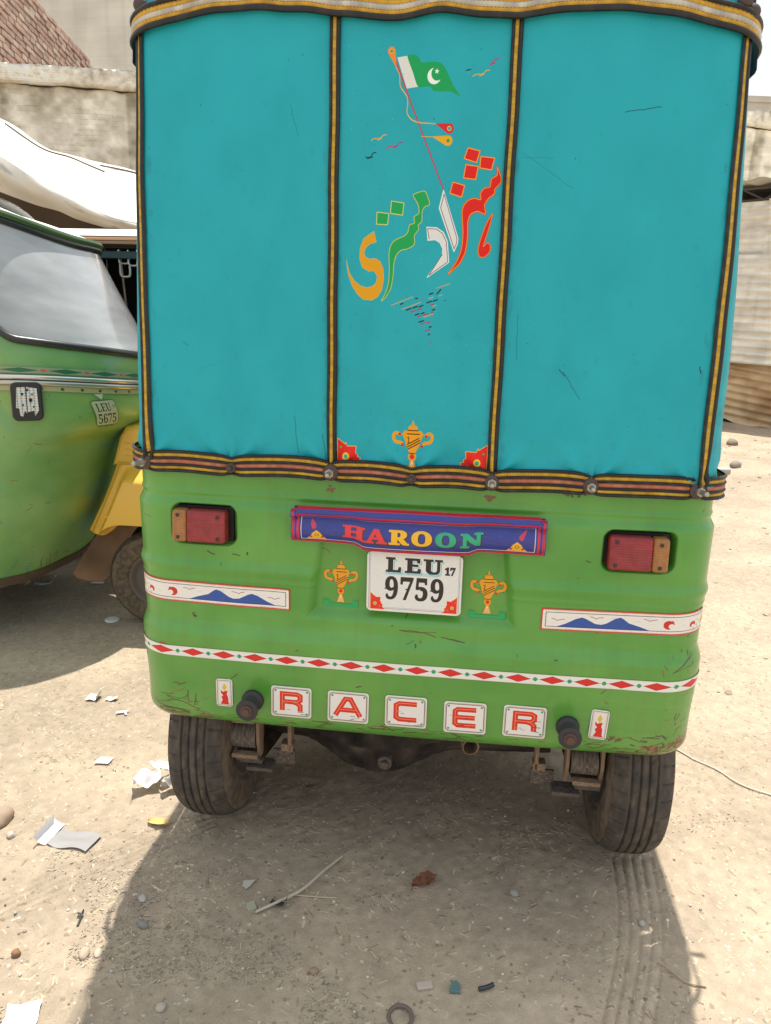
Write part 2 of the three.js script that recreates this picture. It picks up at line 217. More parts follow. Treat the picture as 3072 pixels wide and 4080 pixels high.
function wheel(parent, x, y, z, rad, wid, axis, lugs, rimR) {            // axis 'x' or 'z'
  const w = new THREE.Group(); w.name = 'wheel'; parent.add(w); w.position.set(x, y, z); if (axis === 'z') w.rotation.y = Math.PI / 2;
  const nA = lugs * 12, h = wid / 2, nP = 64;
  const tread = grid(nP, nA, (u, v) => {
    const a = v * 2 * Math.PI, q = (u - 0.5) * 2, px = q * h * 0.94; let r = rad - 0.018 * Math.pow(Math.abs(q), 3.2);
    const groove = (c, w2) => ss(w2, w2 * 0.35, Math.abs(q - c));
    let d = 0.006 * Math.max(groove(-0.42, 0.05), groove(-0.14, 0.045), groove(0.14, 0.045), groove(0.42, 0.05));
    const k = v * lugs, fr = (s, o) => Math.abs(((k * s + o) % 1 + 1) % 1 - 0.5);
    if (Math.abs(q) > 0.55) d = Math.max(d, 0.006 * ss(0.06, 0.02, fr(1, q > 0 ? 0.1 : 0.4)) * ss(0.5, 0.62, Math.abs(q)));
    else if (Math.abs(q) > 0.18 && Math.abs(q) < 0.38) d = Math.max(d, 0.0035 * ss(0.06, 0.02, fr(1, q * 1.2)));
    r -= d; return [px, Math.cos(a) * r, Math.sin(a) * r, u, v * 6];
  });
  obj('tread', tread, tyreMat, w);
  const side = (s) => grid(96, 14, (u, v) => { const a = u * 2 * Math.PI, t = v, R0 = rad - 0.019, r = lerp(R0, rimR, t), bul = Math.sin(t * Math.PI) * 0.012 + (t > 0.75 ? 0.004 * Math.sin((t - 0.75) * 25) : 0); let px = s * (h * 0.94 + bul - t * 0.004); return [px, Math.cos(a) * r, Math.sin(a) * r, u * 6, v]; });
  obj('sidewall', side(1), tyreWallMat, w); obj('sidewall', side(-1), tyreWallMat, w);
  const rimM = mat(0.13, 0.11, 0.09, 0.7); for (const s of [1, -1]) obj('rim', new THREE.LatheGeometry([[rimR + 0.006, h * 0.9], [rimR - 0.006, h * 0.95], [rimR - 0.012, h * 0.55], [rimR * 0.72, h * 0.42], [rimR * 0.5, h * 0.62], [0.02, h * 0.6]].map((p) => new THREE.Vector2(...p)), 40).rotateZ(-Math.PI / 2 * s), rimM, w);
  return w;
}

// ------------------------------------------------------------------ the painted rickshaw: surfaces
const rick = thing('auto_rickshaw', 'teal canopied green auto rickshaw seen from behind, painted with letters and trophies', 'auto rickshaw');
const LP = { x: -0.449, y: 0.865 }, RP = { x: 0.461, y: 0.859 };           // tail lamp centres
function around(s, W, r, bow) {                                            // plan path: returns x, z, nx, nz
  const f = W - r, a = Math.abs(s), sg = Math.sign(s) || 1;
  if (a <= f) { const k = -bow * (s / f) ** 2, n = 2 * bow * s / f / f, l = Math.hypot(1, n); return [s, k, n / l, 1 / l]; }
  const t = (a - f) / r; if (t < Math.PI / 2) return [sg * (f + r * Math.sin(t)), -bow - r * (1 - Math.cos(t)), sg * Math.sin(t), Math.cos(t)];
  return [sg * W, -bow - r - (a - f - r * Math.PI / 2), sg, 0];
}
const rrSdf = (x, y, hw, hh, r) => { const qx = Math.abs(x) - hw + r, qy = Math.abs(y) - hh + r; return Math.hypot(Math.max(qx, 0), Math.max(qy, 0)) + Math.min(Math.max(qx, qy), 0) - r; };
const inPlate = (s, y) => { const hw = 0.205 + (0.84 - y) * 0.13, e = Math.min(hw - Math.abs(s - 0.002), 0.86 - y, y - 0.668); return ss(-0.002, 0.024, e); };
function bodyD(s, y) {
  const rec = inPlate(s, y);
  const lin = (a, b) => { const t = clamp((a - y) / (a - b)); return t + 0.06 * Math.sin(t * 6.283) * 0; };
  let d = 0.0095 * lin(0.921, 0.903) + (0.0055 * lin(0.786, 0.770) - 0.0055 * lin(0.766, 0.745)) * (1 - rec) + 0.0105 * lin(0.642, 0.612) - 0.005 * ss(0.60, 0.46, y) - 0.020 * rec;
  d += 0.0028 * Math.exp(-(((y - 0.9325) / 0.004) ** 2)) + 0.002 * Math.exp(-(((y - 0.742) / 0.004) ** 2)) * (1 - rec);
  d += 0.0028 * (fbm(s * 3 + 3, y * 3, 15, 2) - 0.4);
  for (const [a, b, q, k] of [[-0.30, 0.70, 0.05, -0.0035], [0.43, 0.52, 0.04, -0.004], [-0.52, 0.47, 0.035, -0.004], [0.30, 0.93, 0.03, -0.003], [0.08, 0.60, 0.03, -0.002], [0.55, 0.44, 0.03, -0.006]]) d += k * Math.exp(-((s - a) ** 2 + (y - b) ** 2) / (q * q));
  for (const L of [LP, RP]) { const q = rrSdf(s - L.x, y - L.y, 0.070, 0.042, 0.018); d -= 0.026 * ss(0.0015, -0.004, q); d += 0.002 * Math.exp(-((q - 0.006) ** 2) / 0.00002); }
  if (y < 0.43) d -= 0.022 * ((0.43 - y) / 0.032) ** 3 * 0.6;
  return d;
}
const bodyW = (y) => 0.610 + 0.008 * clamp((y - 0.45) / 0.5);
function body(s, y, off = 0) { const [x, z, nx, nz] = around(s, bodyW(y), 0.085, 0.010), d = bodyD(s, y) + off; return [x + nx * d, y, z + nz * d]; }
const canW = (y) => lerp(0.606, 0.566, clamp((y - 0.98) / 0.85));
function canopyD(s, y) {
  const k = (y - 0.985) / 0.85; let d = 0.006 + 0.012 * Math.sin(clamp(k) * Math.PI) * 0.5;
  d += 0.006 * (fbm(s * 5 + 7, y * 3, 25, 3) - 0.44) + 0.0025 * (fbm(s * 22, y * 7, 27, 2) - 0.4) * ss(1.5, 1.0, y);
  for (const bx of [-0.573, -0.384, -0.173, -0.005, 0.157, 0.352, 0.557]) { const dx = s - bx, r = y - 0.99; if (r > 0 && r < 0.35) d += 0.0055 * Math.exp(-r * 11) * Math.cos(Math.atan2(dx, r) * 9) * Math.exp(-((dx / 0.12) ** 2)); }
  d += 0.0022 * Math.sin(s * 60 + 3 * vn(s * 6, y * 4, 9)) * Math.exp(-(1.83 - y) * 16) * ss(0.9, 0.2, Math.abs(s)) + 0.003 * Math.sin((s * 0.6 + y) * 34) * ss(0.55, 0.8, vn(s * 3 + 2, y * 3.4, 47)) * ss(1.5, 1.05, y);
  for (const sx of [-0.1715, 0.1555]) d -= 0.003 * Math.exp(-(((s - sx) / 0.02) ** 2));
  return d;
}
function canopy(s, y, off = 0) { const W = canW(y), [x, z, nx, nz] = around(s, W, 0.06, 0.008), d = canopyD(s, y) + off; return [x + nx * d, y, z + nz * d]; }
const topY = smoothCurve([[-0.76, 1.80], [-0.64, 1.803], [-0.56, 1.813], [-0.42, 1.842], [-0.315, 1.848], [-0.169, 1.836], [-0.067, 1.827], [0.02, 1.837], [0.098, 1.828], [0.155, 1.828], [0.282, 1.838], [0.416, 1.828], [0.55, 1.798], [0.64, 1.780], [0.76, 1.775]].map(([x, y]) => [x, y - 0.010]));
const patch = (surf, s0, s1, y0, y1, off, nu = 24, nv = 8, skewL = 0, skewR = 0) => grid(nu, nv, (u, v) => { const s = lerp(s0, s1, u), dy = lerp(skewL, skewR, u), p = surf(s, lerp(y0, y1, v) + dy, off); return [p[0], p[1], p[2], u, v]; });
const decal = (tex, o = {}) => new THREE.MeshStandardMaterial({ map: tex, roughness: 0.45, side: THREE.DoubleSide, ...o });

// ---- green metal tub
const paintMap = canvasTex(2048, 1024, (g, w, h) => {          // s in [-0.75, 0.75], y in [0.38, 1.03]
  const X = (s) => ((s + 0.75) / 1.5) * w, Y = (y) => (1 - (y - 0.38) / 0.65) * h, r = rng(5);
  const im = g.createImageData(w, h);
  for (let j = 0; j < h; j++) for (let i = 0; i < w; i++) { const n = fbm(i / 170, j / 170, 33, 4) - 0.46, f = hash(i, j, 2) - 0.5, low = ss(0.55, 1, j / h) * fbm(i / 60, j / 60, 35, 3), o = (j * w + i) * 4, drip = 0.5 * ss(0.6, 0.85, vn(i / 14, j / 220, 36)); im.data[o] = 78 + n * 40 + f * 6 + low * 16 + drip * 4; im.data[o + 1] = 147 + n * 26 + f * 6 - low * 6 - drip * 8; im.data[o + 2] = 52 + n * 26 + f * 6 + low * 4; im.data[o + 3] = 255; }
  g.putImageData(im, 0, 0);
  const scratch = (s, y, len, ang, col, lw) => { g.strokeStyle = col; g.lineWidth = lw; g.beginPath(); let x = X(s), yy = Y(y), a = ang; g.moveTo(x, yy); for (let k = 0; k < 6; k++) { a += (r() - 0.5) * 0.5; x += Math.cos(a) * len / 6; yy += Math.sin(a) * len / 6; g.lineTo(x, yy); } g.stroke(); };
  for (let k = 0; k < 70; k++) scratch(-0.72 + r() * 1.44, 0.40 + r() * 0.6, 5 + r() * 26, r() * 6, ['#2c4a1c', '#3a2c18', '#6b4524', '#1f2a14'][k % 4], 1.4 + r() * 3);
  for (let k = 0; k < 90; k++) { const side = r() < 0.5 ? -1 : 1; scratch(side * (0.45 + r() * 0.25), 0.40 + r() * r() * 0.12, 10 + r() * 50, (r() - 0.5) * 0.5, ['#5d3a22', '#6e4a28', '#3c2a18', '#7a5a30'][k % 4], 1 + r() * 3); }
  for (let k = 0; k < 110; k++) { const s = -0.6 + r() * 1.2; scratch(s, 0.402 + r() * 0.025, 10 + r() * 40, (r() - 0.5) * 0.3, ['#5d3a22', '#6e4a28', '#4a3018'][k % 3], 1 + r() * 2.4); }
  for (const [a, b, l, an] of [[-0.55, 0.452, 110, 0.25], [-0.58, 0.43, 120, 0.05], [-0.56, 0.422, 90, -0.15], [-0.50, 0.472, 40, 1.4], [-0.48, 0.466, 50, 1.5], [0.55, 0.60, 70, -0.5], [0.57, 0.615, 50, -0.6], [-0.21, 0.425, 60, -0.1], [0.10, 0.424, 70, 0.2], [-0.02, 0.655, 110, 0.06], [0.07, 0.645, 70, 0.05]]) for (let k = 0; k < 2; k++) scratch(a, b, l, an, ['#4a3018', '#2c3a18'][k], 3.2 - k * 1.5);
  for (let k = 0; k < 40; k++) { const a = 0.53 + r() * 0.12; scratch(a, 0.40 + r() * 0.28, 8 + r() * 26, 1.6 + (r() - 0.5) * 1.2, ['#4a3a1c', '#7a5330', '#2c2a14'][k % 3], 1 + r() * 2.5); }
  const blot = (s, y, rx, ry, n, cols) => { for (let k = 0; k < n; k++) { const a = r() * 6.28, q = Math.sqrt(r()); g.beginPath(); g.ellipse(X(s) + Math.cos(a) * q * rx, Y(y) + Math.sin(a) * q * ry, 2 + r() * 7, 1.5 + r() * 4, r() * 3, 0, 7); g.fillStyle = cols[k % cols.length]; g.fill(); } };
  blot(0.58, 0.415, 110, 24, 150, ['#6b4426', '#7b5030', '#5a3820', '#845c3a']); blot(0.61, 0.43, 50, 26, 60, ['#6b4426', '#7d5636']);
  blot(-0.60, 0.41, 100, 14, 60, ['#7b5030', '#5a3820']); blot(0.36, 0.415, 16, 12, 16, ['#70482a']); blot(0.45, 0.44, 24, 9, 12, ['#6b4426', '#4e4a22']);
  blot(0.32, 0.972, 40, 14, 14, ['#3f4426', '#4c3a22']); blot(-0.48, 0.655, 6, 8, 6, ['#3c3a1c']); blot(-0.545, 0.585, 14, 5, 8, ['#8a5a34']); 
  for (const s of [-0.173, 0.157]) blot(s, 0.955, 12, 12, 10, ['#5a4a26', '#6b4426']);
  g.globalAlpha = 0.035; for (let k = 0; k < 90; k++) { g.fillStyle = r() < 0.5 ? '#c9bd96' : '#3f6a2a'; g.beginPath(); g.ellipse(r() * w, h * (0.5 + r() * 0.5), 20 + r() * 90, 4 + r() * 16, 0, 0, 7); g.fill(); } g.globalAlpha = 1;
});
const green = new THREE.MeshPhysicalMaterial({ map: paintMap, roughness: 0.40, clearcoat: 0.5, clearcoatRoughness: 0.12, side: THREE.DoubleSide });
{
  const S = []; for (let s = -2.1; s < -0.74; s += 0.06) S.push(s); for (let s = -0.74; s <= 0.74; s += 0.0034) S.push(s); for (let s = 0.76; s < 2.1; s += 0.06) S.push(s);
  const nv = 190, y0 = 0.398, y1 = 1.02;
  obj('body_panel', grid(S.length - 1, nv, (u, v) => { const s = S[Math.round(u * (S.length - 1))], y = lerp(y0, y1, v), p = body(s, y); return [p[0], p[1], p[2], (s + 0.75) / 1.5, (y - 0.38) / 0.65]; }), green, rick);
  // rolled lip under the edge
  obj('bottom_lip', grid(200, 4, (u, v) => { const s = lerp(-2.05, 2.05, u), p = body(s, 0.399, -0.004 - v * 0.03); return [p[0], 0.3985 + 0.006 * v, p[2], u * 8, v]; }), rustMat, rick);
  obj('floor_pan', [box(1.13, 0.03, 1.95, 0, 0.455, -1.05), box(1.0, 0.09, 0.05, 0, 0.405, -0.16)], steelDark, rick);
  obj('front_cowl', [extrude([[-0.58, 0.4], [0.58, 0.4], [0.5, 1.1], [-0.5, 1.1]], 0.45, 0.03).translate(0, 0, -2.5)], green, rick);
}
// ---- teal vinyl canopy
const tealPx = (w, h, sx, extra) => canvasTex(w, h, (g) => {
  const im = g.createImageData(w, h), r = rng(sx + 3);
  for (let j = 0; j < h; j++) for (let i = 0; i < w; i++) { const n = fbm(i / 160 + sx, j / 220, 43 + sx, 4) - 0.46, f = (hash(i, j, 12) - 0.5) * 7 + ((i % 3 === 0) ? -2 : 1) + ((j % 3 === 0) ? -2 : 1), t = j / h, o = (j * w + i) * 4, edge = ss(0.93, 1, t) * 12 * vn(i / 30, j / 30, 3); im.data[o] = 27 + n * 11 + f - edge * 0.3; im.data[o + 1] = 162 + n * 13 + f - edge; im.data[o + 2] = 174 + n * 11 + f - edge; im.data[o + 3] = 255; }
  g.putImageData(im, 0, 0); extra?.(g, w, h, r);
});
const dirtMarks = (g, w, h, r, list) => {
  for (const [x0, y0, x1, y1, a, lw] of list) { g.strokeStyle = `rgba(14,52,66,${a})`; g.lineWidth = lw; g.beginPath(); g.moveTo(x0 * w, y0 * h); for (let k = 1; k <= 8; k++) g.lineTo(lerp(x0, x1, k / 8) * w + (r() - 0.5) * 5, lerp(y0, y1, k / 8) * h + (r() - 0.5) * 4); g.stroke(); }
  for (let k = 0; k < 160; k++) { g.fillStyle = `rgba(20,70,80,${0.015 + r() * 0.035})`; const y = 1 - r() * r() * 0.9; g.beginPath(); g.ellipse(r() * w, y * h, 3 + r() * 16, 3 + r() * 20, 0, 0, 7); g.fill(); }
  for (let k = 0; k < 26; k++) { g.fillStyle = `rgba(12,34,40,${0.3 + r() * 0.4})`; g.beginPath(); g.ellipse(r() * w, r() * h, 0.8 + r() * 2, 0.8 + r() * 3, r() * 3, 0, 7); g.fill(); }
  for (let k = 0; k < 90; k++) { g.fillStyle = `rgba(30,44,38,${0.03 + r() * 0.06})`; const e = r() < 0.5 ? r() * 0.05 : 1 - r() * 0.05; g.beginPath(); g.ellipse(e * w, (0.3 + r() * 0.7) * h, 4 + r() * 9, 12 + r() * 30, 0, 0, 7); g.fill(); }
  for (let k = 0; k < 40; k++) { g.fillStyle = `rgba(40,48,36,${0.06 + r() * 0.12})`; g.beginPath(); g.ellipse(r() * w, (0.965 + r() * 0.035) * h, 8 + r() * 30, 3 + r() * 9, 0, 0, 7); g.fill(); }
};
// trophy and corner ornament, drawn flat as on the vinyl
function trophy(g, x, y, w, h, grass) {
  const P = (a) => a.map(([p, q]) => [x + p * w, y + q * h]), O = '#e39b12', D = '#3a2a10';
  const lw = w * 0.075; g.lineWidth = lw; g.strokeStyle = O;
  for (const s of [-1, 1]) { g.beginPath(); const c = (p) => x + (0.5 + s * p) * w; g.moveTo(c(0.3), y + 0.33 * h); g.bezierCurveTo(c(0.36), y + 0.24 * h, c(0.5), y + 0.26 * h, c(0.46), y + 0.38 * h); g.bezierCurveTo(c(0.42), y + 0.50 * h, c(0.33), y + 0.42 * h, c(0.24), y + 0.50 * h); g.stroke(); }
  poly(g, P([[0.5, 0], [0.54, 0.11], [0.46, 0.11]]), O); poly(g, P([[0.41, 0.12], [0.59, 0.12], [0.63, 0.21], [0.37, 0.21]]), O);
  poly(g, P([[0.30, 0.22], [0.70, 0.22], [0.76, 0.29], [0.70, 0.40], [0.66, 0.52], [0.57, 0.66], [0.43, 0.66], [0.34, 0.52], [0.30, 0.40], [0.24, 0.29]]), O);
  disc(g, x + 0.5 * w, y + 0.73 * h, w * 0.10, O); disc(g, x + 0.5 * w, y + 0.73 * h, w * 0.055, '#d8201c');
  poly(g, P([[0.46, 0.79], [0.54, 0.79], [0.60, 0.96], [0.61, 1], [0.38, 1], [0.40, 0.96]]), O); g.strokeStyle = '#d8e6e0'; g.lineWidth = w * 0.012; for (const q of [0.43, 0.5, 0.57]) { g.beginPath(); g.moveTo(x + 0.5 * w, y + 0.82 * h); g.lineTo(x + q * w, y + 0.98 * h); g.stroke(); }
  g.strokeStyle = D; g.lineWidth = w * 0.022; for (const [a, b, c, d] of [[0.36, 0.285, 0.66, 0.285], [0.37, 0.215, 0.63, 0.215], [0.36, 0.50, 0.66, 0.36], [0.36, 0.55, 0.68, 0.40], [0.38, 0.59, 0.68, 0.45], [0.43, 0.665, 0.57, 0.665]]) { g.beginPath(); g.moveTo(x + a * w, y + b * h); g.lineTo(x + c * w, y + d * h); g.stroke(); }
  g.fillStyle = D; g.font = `${h * 0.17}px serif`; g.textAlign = 'center'; g.fillText('1', x + 0.40 * w, y + 0.46 * h);
  for (const [p, q] of [[0.18, 0.30], [0.82, 0.33], [0.25, 0.51], [0.72, 0.53]]) disc(g, x + p * w, y + q * h, w * 0.035, '#d8201c');
}
function cornerMotif(g, X, Y, w, h) {            // X(u), Y(v): u from the corner outward, v upward
  const P = (a) => a.map(([u, v]) => [X(u), Y(v)]), pts = [[0, 0], [0, 1], [0.28, 0.78], [0.30, 0.86], [0.36, 0.72], [0.70, 0.74], [0.68, 0.48], [0.76, 0.42], [0.74, 0.34], [0.86, 0.30], [0.82, 0.16], [1, 0.0]];
  poly(g, P(pts), '#e0251c', '#f0c24a', w * 0.02);
  disc(g, X(0.32), Y(0.34), w * 0.13, '#f0c030'); disc(g, X(0.32), Y(0.34), w * 0.075, '#1fae94'); disc(g, X(0.12), Y(0.66), w * 0.04, '#1fae6a'); disc(g, X(0.62), Y(0.18), w * 0.045, '#1fae6a');
}
const Cx0 = -0.1715, Cx1 = 0.1555, Cy0 = 0.985, Cy1 = 1.87;
const artMap = tealPx(820, 2048, 2, (g, w, h, r) => {
  dirtMarks(g, w, h, r, []);
  const A = ([zx, zy]) => { const t = zy / 2212, xl = lerp(165, 135, t), xr = lerp(1385, 1265, t), u = (zx - xl) / (xr - xl), D = 54.2 + 0.3188 * zy, y = (1.85514 - 0.00096965 * D) / (1 - 0.00012999 * D); return [u * w, ((Cy1 - y) / (Cy1 - Cy0)) * h]; };
  const P = (a) => a.map(A), k = 0.62;
  const line = (a, c, lw) => poly(g, P(a), null, c, lw * k, false);
  // flag on its long pole
  line([[572, 240], [680, 545], [895, 1118]], '#c02a48', 9);
  poly(g, P([[585, 225], [652, 215], [724, 425], [648, 437]]), '#d6d8d2', '#c7d0cc', 1);
  poly(g, P(soft([[652, 215], [700, 208], [725, 222], [750, 260], [830, 258], [880, 270], [915, 320], [960, 420], [1003, 490], [940, 460], [835, 457], [800, 423], [724, 425], [690, 330]], 4)), '#0b9c52');
  { const [cx, cy] = A([832, 355]), rr = 50 * k; const cut = A([852, 338]); g.save(); g.beginPath(); g.arc(cx, cy, rr, 0, 7); g.fillStyle = '#e9eeea'; g.fill(); disc(g, cut[0], cut[1], rr * 0.86, '#0b9c52'); g.restore(); const [sx, sy] = A([850, 323]); const st = []; for (let i = 0; i < 10; i++) { const a = -1.4 + i * Math.PI / 5, q = (i % 2 ? 8 : 19) * k; st.push([sx + Math.cos(a) * q, sy + Math.sin(a) * q]); } poly(g, st, '#e9eeea'); }
  const drop = (tip, c, r0, col, ring, dot) => { const [tx, ty] = A(tip), [x, y] = A(c), q = r0 * k, a = Math.atan2(ty - y, tx - x); g.beginPath(); g.moveTo(tx, ty); g.lineTo(x + q * Math.cos(a + 1.35), y + q * Math.sin(a + 1.35)); g.arc(x, y, q, a + 1.35, a - 1.35 + 2 * Math.PI); g.closePath(); g.fillStyle = col; g.fill(); disc(g, x, y, q * 0.5, ring); disc(g, x, y, q * 0.36, dot); };
  drop([580, 300], [547, 182], 28, '#e8862a', '#e9c860', '#1c9a6a');
  line(soft([[575, 290], [600, 340], [605, 420], [650, 490], [655, 540], [650, 600], [680, 645], [730, 665], [840, 675]].concat([[730, 667], [680, 648], [650, 602], [655, 542], [650, 492], [605, 422], [600, 342]]), 4), '#e0a84a', 6);
  drop([838, 673], [933, 707], 33, '#d0202c', '#e9c860', '#28a0a0'); drop([815, 761], [924, 789], 33, '#e2a615', '#e2a615', '#1f9a4c'); line([[745, 760], [830, 763]], '#e0a84a', 5);
  const bird = (x, y, s, c1, c2) => { line([[x - 55 * s, y + 15 * s], [x - 35 * s, y], [x + 20 * s, y - 2 * s], [x - 10 * s, y + 12 * s]], c1, 6); line([[x - 2 * s, y + 8 * s], [x + 20 * s, y - 8 * s], [x + 35 * s, y - 25 * s], [x + 60 * s, y - 28 * s]], c2, 6); };
  bird(458, 775, 0.95, '#d9a648', '#d9a648'); bird(565, 828, 1, '#c02a62', '#8a3a7a'); bird(1140, 345, 1, '#d9a648', '#d9a648'); line([[368, 898], [385, 905], [410, 895], [420, 872], [443, 868]], '#123048', 7); line([[380, 912], [420, 898]], '#123048', 6); line([[1198, 283], [1238, 266]], '#b03070', 8); line([[1210, 270], [1235, 245], [1263, 242]], '#b03070', 7); line([[1042, 318], [1076, 310]], '#123048', 7);
  // lettering
  const glyph = (pts, fill, edge, lw, halo) => { const q = P(soft(pts, 5)); if (halo) poly(g, q, null, halo, lw * 2.1 * k); poly(g, q, fill, edge, lw * k); };
  const sq = (pts, fill, edge, halo) => { const q = P(pts); poly(g, q, halo, halo, 9 * k); poly(g, q, fill, edge, 6 * k); };
  const ye = [[425, 1400], [355, 1450], [330, 1520], [328, 1590], [345, 1645], [390, 1670], [425, 1667], [447, 1700], [440, 1745], [415, 1770], [375, 1780], [330, 1768], [290, 1735], [260, 1690], [246, 1640], [237, 1595], [240, 1640], [250, 1700], [275, 1770], [310, 1825], [350, 1860], [410, 1865], [450, 1840], [480, 1790], [492, 1720], [488, 1650], [470, 1605], [435, 1582], [395, 1588], [365, 1572], [358, 1545], [370, 1510], [400, 1485], [442, 1472]];
  poly(g, P(ye.map((p) => p)), '#d89a0c', '#c8b070', 3 * k);
  glyph([[692, 1155], [740, 1132], [775, 1132], [803, 1213], [770, 1232], [752, 1265], [750, 1330], [726, 1355], [728, 1385], [700, 1425], [702, 1470], [690, 1495], [655, 1515], [610, 1525], [580, 1555], [562, 1610], [555, 1700], [540, 1780], [510, 1835], [475, 1868], [505, 1810], [525, 1740], [530, 1650], [528, 1560], [535, 1510], [555, 1470], [595, 1445], [630, 1430], [655, 1405], [668, 1355], [700, 1342], [698, 1300], [730, 1275], [726, 1220]], '#0f9f50', '#cfc24a', 5);
  sq([[545, 1195], [630, 1208], [620, 1290], [538, 1278]], '#0f9f50', '#d9cf7a', '#0f8a50'); sq([[447, 1270], [528, 1280], [518, 1355], [443, 1352]], '#0f9f50', '#d9cf7a', '#0f8a50');
  const white = (pts, inn) => { poly(g, P(pts), '#d5d8d6', '#e8ebe8', 4 * k); const cx = pts.reduce((a, p) => a + p[0], 0) / pts.length, cy = pts.reduce((a, p) => a + p[1], 0) / pts.length; poly(g, P(inn), null, '#6b1c26', 4 * k, false); };
  white([[783, 1368], [850, 1370], [895, 1400], [922, 1460], [932, 1600], [785, 1705], [800, 1680], [885, 1560], [890, 1510], [870, 1470], [840, 1452], [790, 1457]], [[800, 1448], [788, 1378], [848, 1380], [888, 1408], [914, 1462], [924, 1598], [797, 1690], [888, 1548]]);
  white([[895, 1118], [993, 1440], [990, 1475], [965, 1530], [865, 1240]], [[899, 1145], [985, 1440], [983, 1472], [966, 1510], [876, 1238], [899, 1145]]);
  glyph([[1250, 962], [1275, 1030], [1270, 1070], [1235, 1110], [1232, 1140], [1195, 1170], [1168, 1215], [1172, 1276], [1120, 1258], [1075, 1280], [1057, 1330], [1055, 1430], [1040, 1530], [1000, 1610], [925, 1680], [980, 1600], [1015, 1510], [1025, 1400], [1018, 1270], [1030, 1220], [1060, 1185], [1100, 1172], [1142, 1180], [1140, 1140], [1165, 1105], [1202, 1095], [1213, 1042], [1250, 1015]], '#d6180e', '#e8a030', 6, '#b01414');
  glyph([[1220, 1272], [1205, 1340], [1175, 1440], [1160, 1490], [1190, 1465], [1207, 1490], [1200, 1530], [1165, 1562], [1135, 1558], [1125, 1520], [1140, 1450], [1180, 1340]], '#d6180e', '#e8a030', 5, '#b01414');
  for (const q of [[[1057, 836], [1137, 857], [1113, 934], [1032, 908]], [[1142, 893], [1233, 903], [1212, 982], [1135, 970]], [[1043, 948], [1125, 960], [1108, 1047], [1028, 1037]], [[958, 1065], [1035, 1087], [1015, 1165], [938, 1140]]]) sq(q, '#d6180e', '#eeb040', '#a81616');
  // broken reflection dashes
  for (const [x0, y0, x1, y1] of [[540, 1897, 690, 1836], [612, 1922, 745, 1870], [848, 1775, 940, 1742], [760, 1972, 830, 1945], [796, 1845, 830, 1835], [865, 1826, 888, 1818], [820, 1897, 850, 1887]]) line([[x0, y0], [x1, y1]], '#d2a24e', 5);
  for (const [x0, y0, x1, y1] of [[603, 1888, 625, 1880], [706, 1849, 723, 1843], [642, 1927, 680, 1912], [688, 1911, 722, 1898], [729, 1903, 760, 1890], [703, 1958, 735, 1946], [745, 1948, 768, 1938], [728, 2005, 765, 1992], [798, 1818, 828, 1806], [850, 1815, 880, 1780], [782, 1875, 818, 1861], [824, 1863, 858, 1850], [817, 1923, 840, 1915], [798, 2038, 817, 2030], [791, 2086, 806, 2082]]) line([[x0, y0], [x1, y1]], '#0f2440', 9);
  for (const [x0, y0, x1, y1] of [[672, 1940, 708, 1925], [715, 1925, 752, 1910], [722, 1968, 748, 1957], [742, 2017, 772, 2006], [780, 2008, 810, 1998], [806, 1890, 832, 1880], [774, 2060, 806, 2052], [803, 2137, 818, 2132], [757, 1955, 796, 1945], [812, 1940, 832, 1932]]) line([[x0, y0], [x1, y1]], '#a83058', 8);
  // cup and corner ornaments at the foot
  const X = (x) => ((x - Cx0) / (Cx1 - Cx0)) * w, Y = (y) => ((Cy1 - y) / (Cy1 - Cy0)) * h;
  trophy(g, X(-0.048), Y(1.111), X(0.036) - X(-0.048), Y(1.008) - Y(1.111));
  wear(g, w, h, 2600, 3);
  cornerMotif(g, (u) => X(-0.160 + u * 0.056), (v) => Y(1.012 + v * 0.055), X(-0.104) - X(-0.160)); cornerMotif(g, (u) => X(0.145 - u * 0.062), (v) => Y(1.010 + v * 0.056), X(-0.104) - X(-0.160));
});
const vinyl = (map) => new THREE.MeshPhysicalMaterial({ map, roughness: 0.5, specularIntensity: 0.6, side: THREE.DoubleSide });
